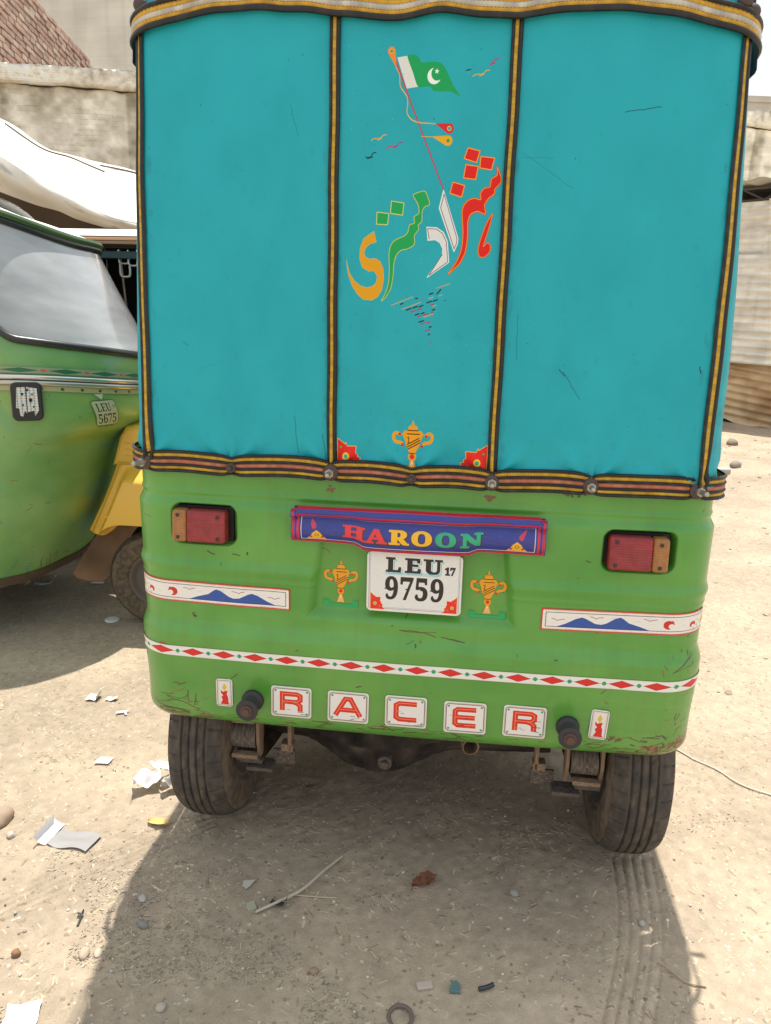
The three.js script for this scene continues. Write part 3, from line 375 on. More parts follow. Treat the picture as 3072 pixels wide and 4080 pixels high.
{
  const edge = (y) => lerp(0.563, 0.547, clamp((y - 0.98) / 0.85));
  const leftMap = tealPx(1024, 2048, 1, (g, w, h, r) => dirtMarks(g, w, h, r, [[0.78, 0.21, 0.82, 0.27, 0.5, 2], [0.20, 0.70, 0.23, 0.71, 0.5, 3], [0.80, 0.86, 0.82, 0.95, 0.35, 5], [0.3, 0.76, 0.42, 0.74, 0.15, 3], [0.95, 0.9, 0.97, 0.97, 0.4, 5]]));
  const rightMap = tealPx(1024, 2048, 3, (g, w, h, r) => dirtMarks(g, w, h, r, [[0.50, 0.225, 0.66, 0.215, 0.75, 3], [0.31, 0.74, 0.40, 0.80, 0.55, 3], [0.29, 0.735, 0.32, 0.75, 0.8, 4], [0.05, 0.30, 0.30, 0.37, 0.2, 3], [0.05, 0.31, 0.2, 0.31, 0.18, 3], [0.08, 0.62, 0.085, 0.72, 0.25, 5], [0.94, 0.72, 0.945, 0.735, 0.8, 5]]));
  const pan = (name, l, r, map, n) => obj(name, grid(n, 130, (u, v) => { const y = lerp(0.982, 1.87, v), p = canopy(lerp(l(y), r(y), u), y); return [p[0], p[1], p[2], u, v]; }), vinyl(map), rick);
  pan('canopy_panel', (y) => -edge(y), () => Cx0, leftMap, 60); pan('canopy_panel', () => Cx0, () => Cx1, artMap, 60).userData.label = 'middle panel painted with a flag and lettering'; pan('canopy_panel', () => Cx1, (y) => edge(y), rightMap, 60);
  pan('side_curtain', () => -2.1, (y) => -edge(y), leftMap, 60); pan('side_curtain', (y) => edge(y), () => 2.1, leftMap, 60);
  obj('roof', grid(80, 40, (u, v) => { const s = lerp(-1, 1, u) * 0.548, z = lerp(-0.005, -1.62, v), k = 1 - (s / 0.548) ** 2; return [s, topY(s) + 0.040 + 0.05 * k * ss(0, 0.12, v) + 0.005 * Math.sin(v * 30), z + 0.0, u, v]; }), vinyl(leftMap), rick);
  // ---- braided trims
  const rib = (st, w) => { let a = 0; const tot = st.reduce((q, p) => q + p[0], 0); for (const [ww, , hgt] of st) { if (w * tot <= a + ww + 1e-9) { const t = (w * tot - a) / ww; return hgt * Math.pow(Math.max(0, 1 - (2 * t - 1) ** 2), 0.5); } a += ww; } return 0; };
  const stripTex = (st, rep) => canvasTex(128, 256, (g, w, h) => { let a = 0; const tot = st.reduce((q, p) => q + p[0], 0), r = rng(st.length * 7); for (const [ww, col, , stitch] of st) { const x0 = (a / tot) * w, x1 = ((a + ww) / tot) * w; g.fillStyle = col; g.fillRect(x0, 0, x1 - x0 + 1, h); for (let k = 0; k < 40; k++) { g.fillStyle = r() < 0.6 ? 'rgba(30,22,14,0.05)' : 'rgba(255,240,200,0.03)'; g.fillRect(x0, r() * h, x1 - x0, 6 + r() * 40); } if (stitch) { g.fillStyle = stitch; for (let y = 0; y < h; y += 11) { g.fillRect(x1 - 5, y, 5, 6); } } a += ww; } }, rep);
  const seam = [[0.0062, '#0b0a0d', 0.0035], [0.0066, '#c99e16', 0.0016, '#8a6a12'], [0.0082, '#0b0a0d', 0.004]], sw = 0.0205;
  const seamMat = new THREE.MeshStandardMaterial({ map: stripTex(seam, [1, 12]), roughness: 0.5, side: THREE.DoubleSide });
  for (const c of [(y) => -edge(y) - 0.002, () => Cx0, () => Cx1, (y) => edge(y) + 0.002]) obj('seam_trim', grid(24, 120, (u, v) => { const y = lerp(0.99, 1.86, v), s = c(y) + (u - 0.5) * sw + 0.0018 * (vn(y * 9, 1, 7) - 0.5), p = canopy(s, y, 0.003 + rib(seam, u)); return [p[0], p[1], p[2], u, v]; }), seamMat, rick);
  const hem = [[0.007, '#0f0e12', 0.006], [0.009, '#c79a18', 0.003, '#2a2010'], [0.007, '#0f0e12', 0.006], [0.010, '#b4674a', 0.004, '#7a3a2a'], [0.008, '#0f0e12', 0.006], [0.007, '#c79a18', 0.003], [0.009, '#0f0e12', 0.006]];
  hem.reverse();
  const bolts = [-0.573, -0.384, -0.173, -0.005, 0.157, 0.352, 0.557];
  const sag = (s) => { let d = 0; for (let i = 0; i < bolts.length - 1; i++) if (s > bolts[i] && s < bolts[i + 1]) { const t = (s - bolts[i]) / (bolts[i + 1] - bolts[i]); d = 0.005 * Math.sin(t * Math.PI); } return d + 0.005 * (vn(s * 9, 2, 8) - 0.5); };
  const hemY = (s) => 0.997 + sag(s) - 0.006 * ss(-0.6, 0.6, s);
  obj('hem_band', grid(360, 56, (u, v) => { const s = lerp(-1.2, 1.2, u), pinch = bolts.reduce((a, b) => a + Math.exp(-(((s - b) / 0.014) ** 2)), 0), y = hemY(s) + (v - 0.5) * (0.048 - 0.010 * pinch), p = body(s, y, 0.012 + rib(hem, v) * 0.85 - 0.005 * pinch + 0.004 * vn(s * 14, 1, 4)); return [p[0], p[1], p[2], v, u]; }), new THREE.MeshStandardMaterial({ map: stripTex(hem, [1, 20]), roughness: 0.55, side: THREE.DoubleSide }), rick);
  const val = [[0.011, '#0b0a0e', 0.005], [0.007, '#cf9a14', 0.002, '#7a5a16'], [0.009, '#c3beb2', 0.003, '#8a8478'], [0.0075, '#d39c12', 0.002, '#7a5a16'], [0.009, '#0b0a0e', 0.005]];
  const va = obj('roof_valance', grid(240, 50, (u, v) => { const s = lerp(-1.4, 1.4, u), y = topY(clamp(s, -0.7, 0.7)) + v * 0.044, p = canopy(s, y, 0.008 + rib(val, v) + 0.006 * vn(s * 10, 1, 2)); return [p[0], p[1], p[2], v, u]; }), new THREE.MeshStandardMaterial({ map: stripTex(val, [1, 18]), roughness: 0.38, side: THREE.DoubleSide }), rick);
  for (const q of [-1, 1]) obj('edge_flap', grid(8, 20, (u, v) => { const s = q * lerp(0.585, 0.72, u), y = lerp(topY(q * 0.62) - 0.022, topY(q * 0.62) + 0.05, v), p = canopy(s, y, 0.010); return [p[0], p[1], p[2], u, v]; }), navyTrim, rick);
  for (const [x, y] of [[-0.538, 1.858], [-0.49, 1.89], [0.532, 1.848], [0.549, 1.832]]) { const p = canopy(x, y, 0.007); obj('rivet', new THREE.SphereGeometry(0.0135, 18, 8, 0, 6.3, 0, 1.57).rotateX(Math.PI / 2).scale(1, 1, 0.6).translate(p[0], p[1], p[2]), washerMat, rick); }
  // bolts with dished washers along the hem
  bolts.forEach((s, i) => {
    const p = body(s, hemY(s) - 0.003, 0.015), small = i === 1 || i === 3, [, , nx, nz] = around(s, bodyW(0.99), 0.085, 0.01), turn = Math.atan2(nx, nz), at = (g) => g.rotateX(Math.PI / 2).rotateY(turn).translate(...p);
    const b = obj('hem_bolt', [at(cyl(small ? 0.0045 : 0.0055, small ? 0.0045 : 0.0055, small ? 0.012 : 0.030, 12).translate(0, small ? 0.006 : 0.015, 0)), at(cyl(small ? 0.006 : 0.0095, small ? 0.006 : 0.0095, 0.009, 6).translate(0, 0.007, 0)), at(new THREE.SphereGeometry(0.0055, 10, 6, 0, 6.3, 0, 1.57).translate(0, small ? 0.012 : 0.030, 0))], small ? washerMat : boltMat, rick);
    obj('washer', at(new THREE.LatheGeometry([[0.004, 0.004], [0.010, 0.005], [small ? 0.010 : 0.016, 0.001], [small ? 0.011 : 0.0175, -0.003], [0.009, -0.006]].map((q) => new THREE.Vector2(...q)), 28)), washerMat, b);
  });
  obj('side_bolt', [cyl(0.006, 0.008, 0.03, 14).rotateZ(Math.PI / 2).translate(0.652, 1.004, -0.16)], boltMat, rick);
}
// ---- tail lamps
function lamp(C, flip, label) {
  const p = body(C.x, C.y + 0.0, 0)[2], z0 = -0.02, L = new THREE.Group(); L.name = 'tail_lamp'; L.position.set(C.x + (flip ? -0.004 : -0.006), C.y - 0.002, z0 + 0.012); rick.add(L); L.userData.label = label; L.rotation.x = -0.04;
  const bump = dataTex(8, 128, (i, j) => (j % 10 < 3 ? 90 : 200)), dust = (r, g, b, s) => dataTex(128, 128, (i, j) => { const k = fbm(i / 30, j / 22, s, 4) - 0.45, t = 0.25 * ss(0.4, 0.7, fbm(i / 18, j / 40, s + 4, 3)); return [lerp(r + k * 40, 170, t * 0.5), lerp(g + k * 20, 130, t * 0.5), lerp(b + k * 20, 110, t * 0.5)]; }, true);
  const a = flip ? 1 : -1, W = 0.117, H = 0.070, aw = 0.031, D = 0.034;
  obj('housing', box(0.134, 0.078, 0.012, 0, 0.001, -0.012), mat(0.012, 0.011, 0.011, 0.6), L);
  const slab = (w, x) => { const g = new RoundedBoxGeometry(w, H, D, 3, 0.007); const P = g.attributes.position; for (let i = 0; i < P.count; i++) if (P.getY(i) > 0.02 && P.getZ(i) > 0) P.setZ(i, P.getZ(i) - 0.006 * (P.getY(i) - 0.02) / 0.014); g.computeVertexNormals(); return g.translate(x, 0, D / 2); };
  obj('red_lens', slab(W - aw, -a * aw / 2), new THREE.MeshPhysicalMaterial({ map: dust(138, 30, 36, 3), bumpMap: bump, bumpScale: 0.0016, roughness: 0.45, clearcoat: 0.3, clearcoatRoughness: 0.4 }), L);
  obj('amber_lens', slab(aw + 0.001, a * (W - aw) / 2), new THREE.MeshPhysicalMaterial({ map: dust(158, 104, 50, 9), bumpMap: bump, bumpScale: 0.0016, roughness: 0.45, clearcoat: 0.3, clearcoatRoughness: 0.4 }), L);
  for (const [x, y] of [[-0.045, 0.024], [0.042, 0.022], [-0.045, -0.024], [0.042, -0.025]]) obj('screw', [new THREE.TorusGeometry(0.0030, 0.0010, 8, 16).translate(x, y, D + 0.0005), cyl(0.0022, 0.0022, 0.002, 10).rotateX(Math.PI / 2).translate(x, y, D + 0.0006)], mat(0.06, 0.05, 0.045, 0.5, { metalness: 0.5 }), L);
}
lamp(LP, false, 'left tail lamp, amber end outward'); lamp(RP, true, 'right tail lamp, amber end outward');

// ---- padded name banner above the plate
{
  const bottom = smoothCurve([[-0.26, 0.846], [-0.135, 0.845], [-0.11, 0.840], [-0.09, 0.833], [0.0, 0.832], [0.105, 0.833], [0.128, 0.839], [0.15, 0.844], [0.28, 0.843]]);
  const tex = canvasTex(1600, 300, (g, w, h) => {
    const X = (s) => ((s + 0.252) / 0.524) * w, Y = (v) => (1 - v) * h, r = rng(9);
    g.fillStyle = '#27348a'; g.fillRect(0, 0, w, h);
    const gr = (x) => { const s = -0.252 + (x / w) * 0.524, b = bottom(s); return { v: (y) => (1 - (y - b) / (0.913 - b)) * h, b }; };
    for (let k = 0; k < 500; k++) { g.fillStyle = r() < 0.5 ? 'rgba(10,14,50,0.10)' : 'rgba(120,130,210,0.06)'; g.fillRect(r() * w, r() * h, 10 + r() * 60, 2 + r() * 6); }
    const frame = (i, col, lw, dash) => { g.strokeStyle = col; g.lineWidth = lw; g.setLineDash(dash ?? []); g.strokeRect(i, i * 0.55, w - 2 * i, h - 1.1 * i); g.setLineDash([]); };
    frame(14, '#c8243c', 17); frame(14, '#8a1630', 6, [7, 7]);
    g.fillStyle = '#27348a'; g.fillRect(30, 26, w - 60, 30); g.strokeStyle = '#d42a40'; g.lineWidth = 15; g.beginPath(); g.moveTo(44, h - 22); g.lineTo(44, 64); g.lineTo(w - 44, 64); g.lineTo(w - 44, h - 22); g.stroke(); g.strokeStyle = '#8a1630'; g.lineWidth = 4; g.setLineDash([7, 7]); g.stroke(); g.setLineDash([]);
    g.strokeStyle = '#e8cfa0'; g.lineWidth = 5; g.strokeRect(66, 84, w - 132, h - 112);
    const L = 'HAROON', col = ['#d8303c', '#d8303c', '#e8b420', '#e8b420', '#1ea67c', '#1ea67c'], xs = [405, 547, 690, 835, 985, 1145];
    g.textAlign = 'center'; g.textBaseline = 'middle';
    [...L].forEach((c, i) => { g.save(); g.translate(xs[i], h * 0.62); g.scale(1.32, 1); g.font = 'bold 132px serif'; g.lineWidth = 16; g.lineJoin = 'round'; g.strokeStyle = '#3a2410'; g.strokeText(c, 2, 3); g.lineWidth = 9; g.strokeStyle = col[i]; g.strokeText(c, 0, 0); g.fillStyle = col[i]; g.fillText(c, 0, 0); g.restore(); });
    for (const x of [165, 1425]) { poly(g, [[x - 66, 268], [x - 40, 245], [x - 26, 215], [x, 190], [x + 26, 215], [x + 40, 245], [x + 66, 268]], '#e2b020'); disc(g, x, 232, 15, '#c06018'); disc(g, x, 232, 8, '#e2b020'); for (const q of [-36, 36]) disc(g, x + q, 250, 9, '#c8301c'); const fx = x + (x < 800 ? -18 : 26); poly(g, soft([[fx - 6, 178], [fx - 16, 150], [fx + (x < 800 ? -14 : 30), 100], [fx + 18, 146], [fx + 8, 178]]), '#c8304c'); }
    wear(g, w, h, 1500, 5); g.strokeStyle = 'rgba(16,18,40,0.7)'; g.lineWidth = 4; for (const [a, b] of [[100, 300], [1180, 1400]]) { g.beginPath(); for (let x = a; x < b; x += 14) g.lineTo(x, 50 + (r() - 0.5) * 8); g.stroke(); }
  });
  const bz = (v, s) => 0.010 + 0.016 * Math.pow(Math.max(0, Math.sin(clamp((v - 0.70) / 0.30) * Math.PI)), 0.6) + 0.012 * Math.sin(clamp(v / 0.74) * Math.PI) + 0.004 * vn(s * 11, v * 2, 3);
  obj('name_banner', grid(160, 40, (u, v) => { const s = lerp(-0.252, 0.272, u), b = bottom(s), y = lerp(b, 0.921 + 0.003 * vn(s * 7, 1, 4) - 0.006 * (Math.abs(u - 0.5) > 0.48 ? 1 : 0), v), base = body(s, 0.9, 0); return [base[0], y, Math.max(base[2], -0.012) + bz(v, s), u, v]; }), new THREE.MeshPhysicalMaterial({ map: tex, roughness: 0.38, clearcoat: 0.25, clearcoatRoughness: 0.3, side: THREE.DoubleSide }), rick);
  obj('banner_backing', grid(80, 6, (u, v) => { const s = lerp(-0.250, 0.270, u), y = lerp(bottom(s) + 0.003, 0.918, v); return [s, y, 0.004]; }), mat(0.02, 0.025, 0.12, 0.6), rick);
}
// ---- number plate
{
  const tex = canvasTex(1024, 660, (g, w, h) => {
    g.fillStyle = '#dcdcd8'; g.fillRect(0, 0, w, h); const r = rng(31);
    for (let k = 0; k < 900; k++) { g.fillStyle = r() < 0.5 ? 'rgba(150,140,120,0.08)' : 'rgba(255,255,255,0.10)'; g.fillRect(r() * w, r() * h, 4 + r() * 50, 2 + r() * 6); }
    g.strokeStyle = '#7a2a34'; g.lineWidth = 4; g.strokeRect(22, -40, w - 44, h + 10); g.strokeStyle = '#6a9aa8'; g.lineWidth = 3; g.strokeRect(34, -40, w - 68, h - 4);
    g.textAlign = 'center'; g.textBaseline = 'alphabetic';
    const tx = (s, x, y, fs, sx, spur) => { g.save(); g.translate(x, y); g.scale(sx, 1); g.font = `bold ${fs}px serif`; if (spur) { g.strokeStyle = '#2fa6c0'; g.lineWidth = 5; g.strokeText(s, 16, 20); } g.strokeStyle = '#201c1e'; g.lineWidth = 12; g.lineJoin = 'miter'; g.strokeText(s, 0, 0); g.fillStyle = '#201c1e'; g.fillText(s, 0, 0); g.restore(); };
    g.strokeStyle = '#58b6c8'; g.lineWidth = 4; for (let x = 190; x < 790; x += 15) { g.beginPath(); g.moveTo(x, 215); g.lineTo(x + 22, 244); g.stroke(); } g.beginPath(); g.moveTo(190, 216); g.lineTo(810, 216); g.stroke();
    tx('L', 285, 208, 214, 1.2, 1); tx('E', 495, 208, 214, 1.25, 1); tx('U', 710, 208, 214, 1.25, 1); tx('17', 895, 212, 112, 0.9);
    [['9', 270], ['7', 434], ['5', 596], ['9', 764]].forEach(([c, x]) => tx(c, x, 516, 345, 0.80)); g.fillStyle = '#201c1e'; for (const x of [206, 434, 596, 700]) poly(g, [[x - 18, 400], [x, 390], [x + 18, 400], [x, 410]], '#201c1e');
    cornerMotif(g, (u) => 40 + u * 160, (v) => h - 18 - v * 190, 150); cornerMotif(g, (u) => w - 40 - u * 160, (v) => h - 18 - v * 190, 150); wear(g, w, h, 900, 6);
  });
  const s = rrShape(0.200, 0.131, 0.010), g = extrude(s, 0.003, 0.0008), uv = g.attributes.uv, p = g.attributes.position; for (let i = 0; i < p.count; i++) uv.setXY(i, (p.getX(i) + 0.1) / 0.2, (p.getY(i) + 0.0655) / 0.131);
  obj('number_plate', g.translate(0.0075, 0.762, 0.004), decal(tex, { roughness: 0.35 }), rick);
  obj('plate_bracket', box(0.16, 0.10, 0.012, 0.0075, 0.765, -0.006), steelDark, rick);
}
// ---- painted decals on the tub
{
  const trop = canvasTex(420, 560, (g, w, h) => { trophy(g, 20, 6, 380, 500); poly(g, [[14, 556], [14, 470], [34, 490], [44, 462], [58, 492], [72, 466], [84, 492], [84, 520], [336, 520], [336, 490], [350, 466], [362, 490], [376, 462], [388, 490], [408, 470], [408, 556]], '#1fa05c'); trophy(g, 20, 6, 380, 500); });
  const tm = new THREE.MeshStandardMaterial({ map: trop, transparent: true, alphaTest: 0.4, roughness: 0.45, side: THREE.DoubleSide });
  obj('trophy_decal', patch(body, -0.193, -0.111, 0.692, 0.801, 0.0012, 16, 16), tm, rick); obj('trophy_decal', patch(body, 0.122, 0.206, 0.688, 0.798, 0.0012, 16, 16), tm, rick);
  const strip = canvasTex(1400, 210, (g, w, h) => {
    g.fillStyle = '#e4e1da'; g.fillRect(0, 0, w, h); const r = rng(13); for (let k = 0; k < 300; k++) { g.fillStyle = 'rgba(120,110,96,0.07)'; g.fillRect(r() * w, r() * h, 4 + r() * 50, 3 + r() * 8); }
    const zig = (y, s) => { const p = [[0, y - s * 22]]; for (let x = 0; x <= w; x += 14) p.push([x, y + s * 5], [x + 7, y - s * 7]); p.push([w, y - s * 22]); poly(g, p, '#c8281e'); }; zig(14, 1); zig(h - 14, -1); poly(g, [[w - 12, 0], [w, 0], [w, h], [w - 12, h]], '#c8281e');
    g.strokeStyle = '#1c1a1c'; g.lineWidth = 5; g.beginPath(); g.moveTo(20, 36); g.lineTo(w - 38, 36); g.lineTo(w - 38, h - 36); g.lineTo(20, h - 36); g.stroke();
    poly(g, [[520, 172], [600, 140], [690, 110], [735, 72], [760, 58], [800, 72], [870, 122], [910, 136], [960, 130], [1040, 84], [1070, 74], [1120, 92], [1200, 142], [1270, 172]], '#2a4f9c');
    const moon = (x, y, q, rot) => { g.save(); g.translate(x, y); g.rotate(rot); g.beginPath(); g.arc(0, 0, q, 0.25, 6.03 - 0.0); g.fillStyle = '#c8281e'; g.beginPath(); g.arc(0, 0, q, 0.6, 5.68); g.bezierCurveTo(-q * 0.25, -q * 0.75, -q * 0.25, q * 0.75, q * Math.cos(0.6), q * Math.sin(0.6)); g.fill(); g.restore(); const st = []; for (let i = 0; i < 10; i++) { const a = -1.57 + i * Math.PI / 5, k = (i % 2 ? 0.16 : 0.4) * q; st.push([x - q * 0.55 + Math.cos(a) * k, y - q * 0.75 + Math.sin(a) * k]); } poly(g, st, '#b8342c'); };
    moon(370, 112, 42, 2.6); moon(170, 122, 30, 1.9);
    g.strokeStyle = '#7a3a30'; g.lineWidth = 5; for (const x of [520, 950, 1260]) { const y = x === 1260 ? 98 : 66; g.beginPath(); g.moveTo(x - 55, y); g.lineTo(x - 18, y + 4); g.lineTo(x + 4, y + 16); g.lineTo(x + 24, y + 4); g.lineTo(x + 55, y - 4); g.stroke(); }
    for (let k = 0; k < 5; k++) disc(g, 30 + Math.cos(k * 1.26) * 22, 110 + Math.sin(k * 1.26) * 22, 17, '#e0a81e'); disc(g, 30, 110, 12, '#c87a12');
    wear(g, w, h, 900, 8); for (let k = 0; k < 26; k++) { g.fillStyle = r() < 0.5 ? '#b9b6ae' : '#8fae7a'; g.globalAlpha = 0.6; g.beginPath(); g.ellipse(r() * 160, r() * h, 3 + r() * 14, 2 + r() * 7, r() * 3, 0, 7); g.fill(); } g.globalAlpha = 1;
  });
  const rev = strip.clone(); rev.wrapS = THREE.RepeatWrapping; rev.repeat.set(-1, 1); rev.offset.set(1, 0); rev.needsUpdate = true;
  obj('painted_strip', patch(body, -0.622, -0.260, 0.682, 0.731, 0.0015, 60, 8, 0.003, 0), decal(strip), rick).userData.label = 'left strip with blue hills and crescents'; obj('painted_strip', patch(body, 0.276, 0.630, 0.679, 0.727, 0.0015, 60, 8, 0, 0.004), decal(rev), rick).userData.label = 'right strip with blue hills and crescents';
  const dia = canvasTex(512, 160, (g, w, h) => { g.fillStyle = '#e2dfd8'; g.fillRect(0, 0, w, h); g.strokeStyle = '#b6432c'; g.lineWidth = 0; poly(g, [[70, 80], [256, 22], [442, 80], [256, 138]], '#d2221c', '#3a1410', 4); poly(g, [[0, 74], [70, 80], [0, 86]], '#2a2016'); poly(g, [[512, 74], [442, 80], [512, 86]], '#2a2016'); disc(g, 0, 80, 32, '#179a6c'); disc(g, 512, 80, 32, '#179a6c'); g.fillStyle = 'rgba(90,80,60,0.10)'; g.fillRect(0, 0, w, 8); g.fillRect(0, h - 8, w, 8); }, [18.4, 1]);
  obj('diamond_band', patch(body, -0.66, 0.66, 0.5575, 0.5815, 0.0015, 160, 4), decal(dia), rick);
  const candle = canvasTex(200, 380, (g, w, h) => { g.fillStyle = '#dedbd4'; g.fillRect(0, 0, w, h); g.strokeStyle = '#5a2a24'; g.lineWidth = 6; g.strokeRect(14, 14, w - 28, h - 28); g.strokeStyle = '#c9a070'; g.lineWidth = 4; g.strokeRect(26, 26, w - 52, h - 52); poly(g, [[100, 50], [132, 110], [104, 165], [74, 118]], '#e2b41c'); poly(g, [[52, 150], [80, 176], [120, 160], [142, 158], [130, 210], [146, 250], [150, 330], [162, 352], [50, 352], [76, 290], [60, 252], [84, 226], [58, 196]], '#d0201a'); g.strokeStyle = 'rgba(80,60,40,0.5)'; g.lineWidth = 3; for (const [a, b, c, d] of [[40, 330, 90, 346], [120, 350, 170, 336]]) { g.beginPath(); g.moveTo(a, b); g.lineTo(c, d); g.stroke(); } });
  const plateGeo = (w, h) => { const g = extrude(rrShape(w, h, 0.006), 0.0015, 0.0006), uv = g.attributes.uv, p = g.attributes.position; for (let i = 0; i < p.count; i++) uv.setXY(i, p.getX(i) / w + 0.5, p.getY(i) / h + 0.5); return g; };
  const put = (o, x, y) => { const p = body(x, y, 0.0022), q = body(x, y + 0.02), q2 = body(x, y - 0.02); o.position.set(...p); o.rotation.x = Math.atan2(q2[2] - q[2], 0.04) * -1; };
  const cg = plateGeo(0.0365, 0.066);
  put(obj('candle_plate', cg, decal(candle), rick), -0.4105, 0.4765); const cp2 = obj('candle_plate', cg, decal(candle), rick); put(cp2, 0.4145, 0.472); cp2.rotation.z = -0.06;
  const letters = { R: [[[0.16, 1.08], [0.16, 0], [0.74, 0], [0.86, 0.1], [0.86, 0.36], [0.74, 0.5], [0.16, 0.5]], [[0.58, 0.5], [0.74, 0.56], [0.86, 0.72], [0.86, 1.08]]], A: [[[0.02, 1.08], [0.40, 0], [0.60, 0], [0.98, 1.08]], [[0.2, 0.7], [0.82, 0.7]]], C: [[[0.92, 0], [0.26, 0], [0.14, 0.12], [0.14, 0.88], [0.26, 1], [0.92, 1]]], E: [[[0.92, 0], [0.24, 0], [0.14, 0.12], [0.14, 0.88], [0.24, 1], [0.92, 1]], [[0.14, 0.5], [0.88, 0.5]]] };
  const pg = plateGeo(0.090, 0.0725);
  'RACER'.split('').forEach((c, i) => {
    const t = canvasTex(360, 290, (g, w, h) => {
      const r = rng(60 + i); g.fillStyle = '#dedcd6'; g.fillRect(0, 0, w, h);
      const rr = (k, col, lw) => { g.strokeStyle = col; g.lineWidth = lw; g.beginPath(); g.roundRect(k, k, w - 2 * k, h - 2 * k, 26); g.stroke(); }; rr(9, '#a8876a', 4); rr(17, '#4a2c24', 6);
      for (const x of [38, w - 38]) for (const y of [38, h - 38]) disc(g, x, y, 10, '#1b8f62');
      for (const pass of [0, 1]) for (const L of letters[c]) { g.lineJoin = pass ? 'round' : 'miter'; g.strokeStyle = pass ? '#e8b060' : '#d3231a'; g.lineWidth = pass ? 4 : 46; g.beginPath(); L.forEach(([x, y], k) => { const X = 62 + x * (w - 128), Y = 66 + y * (h - 138) + (pass ? -3 : 0); k ? g.lineTo(X, Y) : g.moveTo(X, Y); }); g.stroke(); }
      wear(g, w, h, 350, 70 + i); for (let k = 0; k < 5; k++) { g.strokeStyle = ['#8f9a8a', '#3c3a34', '#6b5038'][k % 3]; g.lineWidth = 2 + r() * 4; g.beginPath(); const x = 40 + r() * 260, y = 120 + r() * 150; g.moveTo(x, y); g.lineTo(x + 20 + r() * 60, y - 8 + r() * 14); g.stroke(); }
    });
    const m = obj('letter_plate', pg, decal(t, { roughness: 0.35 }), rick); m.userData.label = 'plate with the red letter ' + c; put(m, [-0.256, -0.1275, 0.0005, 0.1295, 0.2575][i], [0.4685, 0.468, 0.4685, 0.4655, 0.4665][i]); m.rotation.z = [-0.01, -0.01, 0, 0.01, -0.005][i];
  });
}
// ---- buffers, suspension, axle, wheels
for (const [x, y] of [[-0.345, 0.464], [0.350, 0.462]]) {
  const b = obj('bumper_stop', new THREE.LatheGeometry([[0.001, 0], [0.029, 0], [0.0295, 0.012], [0.026, 0.016], [0.0195, 0.022], [0.018, 0.044], [0.020, 0.052], [0.0285, 0.0545], [0.029, 0.060], [0.0275, 0.062], [0.001, 0.062]].map((p) => new THREE.Vector2(p[0] * 0.85, p[1] * 0.92)), 36).rotateX(Math.PI / 2).translate(x, y, body(x, y)[2] - 0.004), mat(0.032, 0.030, 0.034, 0.6), rick);
  obj('bolt_head', [cyl(0.0085, 0.0085, 0.008, 6).rotateX(Math.PI / 2).translate(x, y, body(x, y)[2] + 0.058), cyl(0.0135, 0.0135, 0.002, 18).rotateX(Math.PI / 2).translate(x, y, body(x, y)[2] + 0.055)], mat(0.10, 0.055, 0.04, 0.7), b);
}
